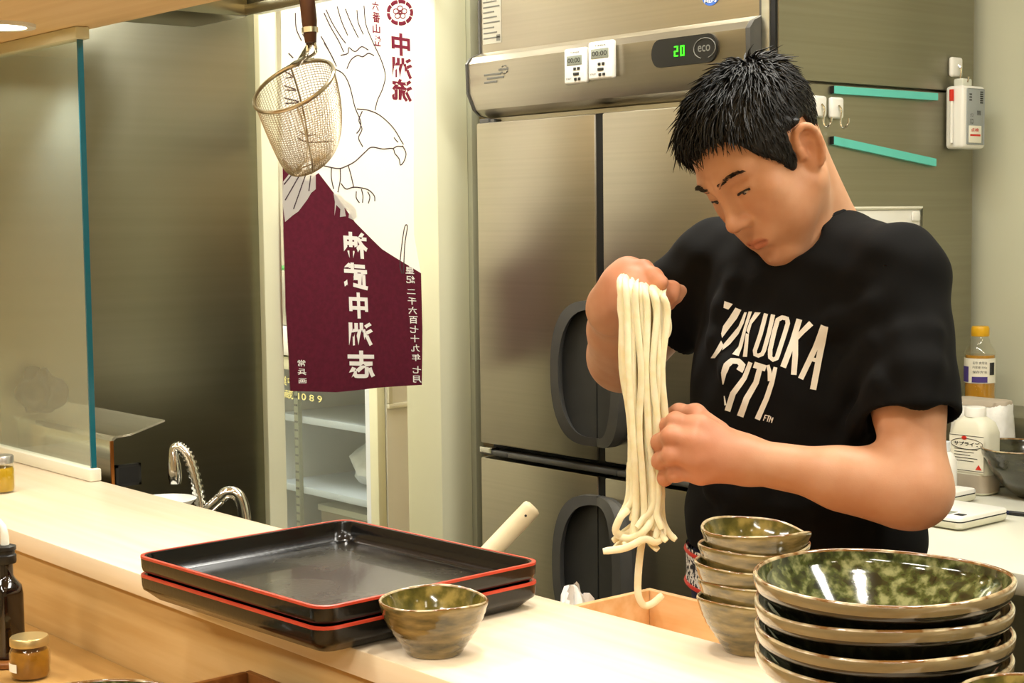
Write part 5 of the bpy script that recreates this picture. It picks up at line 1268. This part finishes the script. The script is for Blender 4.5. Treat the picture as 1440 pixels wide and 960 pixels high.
# ---- apron, trousers, shoes below the shirt
ap = SDF(); ap.add(s_ell((cx0+.006, 1.608+ty, .93), (.160, .120, .12)), 0); ap.add(s_ell((cx0+.004, 1.612+ty, .75), (.168, .125, .30)), .06); ap.cut(s_plane((0, 0, .965), (0, 0, 1)), .01)
def apc(P): return np.maximum(.50-P[:, 2], P[:, 2]-.958)
AV, AF = sdf_mesh(ap, (-1.60, 1.45, .46), (-1.1, 1.85, .99), .006)
kp = (AV[:, 2][AF] > .5).all(1); link('apron', np_mesh('apron', AV, AF[kp], 'navy'), person, label='dark navy apron')
ring = [(cx0+.006+.171*math.cos(q), 1.605+ty+.131*math.sin(q)) for q in [2*math.pi*i/48 for i in range(49)]]
g = G(); n_ = len(ring); g.add([(x, y, z) for z in (.905, .957) for x, y in ring], [(i, i+1, n_+i+1, n_+i) for i in range(n_-1)]); g.obj('waist_band', 'beltp', person, 60, label='patterned waist band')
g = G()
for z in (.906, .950): g.tube([(x, y, z) for x, y in ring], .003, 6, caps=False)
g.obj('band_piping', 'redp', person, 60)
tr = SDF()
for s_ in (-1, 1): tr.add(s_cap((cx0+s_*.085, 1.63+ty, .80), (cx0+s_*.10, 1.65+ty, .10), .085, .055), .03)
tr.cut(s_plane((0, 0, .07), (0, 0, -1)), .005)
TV, TF = sdf_mesh(tr, (-1.60, 1.48, .02), (-1.1, 1.85, .92), .008); link('trousers', np_mesh('trousers', TV, TF, 'trouser'), person)
for s_ in (-1, 1):
    so_ = SDF(); so_.add(s_cap((cx0+s_*.10, 1.71, .045), (cx0+s_*.105, 1.54, .035), .042, .036), 0); so_.add(s_cap((cx0+s_*.10, 1.70, .06), (cx0+s_*.10, 1.695, .10), .042, .045), .03); so_.cut(s_plane((0, 0, .0), (0, 0, -1)), .003)
    OV, OF = sdf_mesh(so_, (cx0+s_*.10-.07, 1.46, -.01), (cx0+s_*.10+.07, 1.79, .16), .006); link('shoe', np_mesh('shoe', OV, OF, 'dark'), person)

# ------------------------------------------------------------------ noodles
rr = random.Random(5)
NG = 'noodles hanging from the raised hand of the cook'
def noodle(pts, lab, w=.0041, n=34, grp=NG):
    P = catmull(pts, n)
    return G().tube(P, [w*.9]+[w]*(n-1)+[w*.8], 8, flat=(.42, tuple(_n((.765+rr.uniform(-.35, .35), -.644+rr.uniform(-.35, .35), .1))))).obj('noodle', 'noodle', None, 60, label=lab, category='noodle', group=grp)
NN = 30
ORD = ['first', 'second', 'third', 'fourth', 'fifth', 'sixth', 'seventh', 'eighth', 'ninth', 'tenth', 'eleventh', 'twelfth', 'thirteenth', 'fourteenth', 'fifteenth', 'sixteenth', 'seventeenth', 'eighteenth', 'nineteenth', 'twentieth']
ORD += ['twenty-'+o for o in ORD[:9]]+['thirtieth']
for i in range(NN):
    u = i/(NN-1); lay = (i*7 % 3)
    xt = 871+u*60+rr.uniform(-2.5, 2.5); yt = 394+u*16+rr.uniform(-3, 2); x44 = xt+1+u*2+rr.uniform(-4, 4)
    dz = 1.976-.0040*(i*5 % 7)
    xm = 884+u*50+rr.uniform(-6, 6); xb = 893+u*36+rr.uniform(-7, 7)
    yb = rr.uniform(690, 740) if i % 3 else rr.uniform(730, 765)
    pts = [at(xt+8, yt+8, 2.03+.0), at(xt+4, yt-4, 2.008), at(xt, yt+4, dz), at(x44, 440, dz-.004), at(.5*xt+.5*xm+rr.uniform(-6, 6), 520, dz-.01), at(xm, 600, dz-.012), at(.35*xm+.65*xb, 660, dz-.012), at(xb+rr.uniform(-3, 3), yb-22, dz-.010)]
    k = i % 6
    if k == 0: pts += [at(xb-12-rr.uniform(0, 12), yb, dz-.012), at(xb-24-rr.uniform(0, 16), yb+12, dz-.02)]
    elif k == 3: pts += [at(xb+10, yb+2, dz-.010), at(xb+14+rr.uniform(0, 8), yb+14, dz-.016)]
    else: pts += [at(xb-4+rr.uniform(-6, 8), yb+4, dz-.010), at(xb-10+rr.uniform(-10, 16), yb+24, dz-.014)]
    noodle(pts, 'pale flat noodle over the raised hand, %s from the left of the bunch' % ORD[i])
dz = 1.955
for pts, lab in (
    ([at(886, 650, dz), at(884, 700, dz), at(872, 728, dz-.005), at(866, 748, dz-.01), at(884, 757, dz-.015), at(904, 748, dz-.02), at(916, 730, dz-.012), at(921, 700, dz-.008), at(918, 660, dz)], 'noodle curling in a loop at the left foot of the hanging bunch'),
    ([at(916, 640, dz), at(921, 700, dz), at(930, 735, dz), at(932, 752, dz-.006), at(922, 762, dz-.015), at(906, 758, dz-.02), at(880, 770, dz-.026), at(848, 775, dz-.03)], 'noodle whose flat tip sticks out farthest to the left'),
    ([at(905, 640, dz), at(905, 700, dz), at(897, 735, dz), at(880, 752, dz-.01), at(866, 746, dz-.016), at(872, 728, dz-.02), at(884, 716, dz-.015)], 'noodle with a hooked end beside the loop'),
    ([at(920, 420, 2.0), at(936, 440, 1.985), at(940, 462, 1.98), at(934, 474, 1.98), at(926, 466, 1.975), at(924, 445, 1.975)], 'short noodle folded in a bight under the fingertips'),
    ([at(912, 640, dz), at(911, 700, dz), at(906, 740, dz+.0), at(900, 780, dz+.004), at(897, 815, dz+.008), at(898, 838, dz+.010), at(906, 851, dz+.012), at(918, 848, dz+.012), at(932, 836, dz+.012)], 'longest noodle trailing down into the wooden box')):
    noodle(pts, lab, .0045)
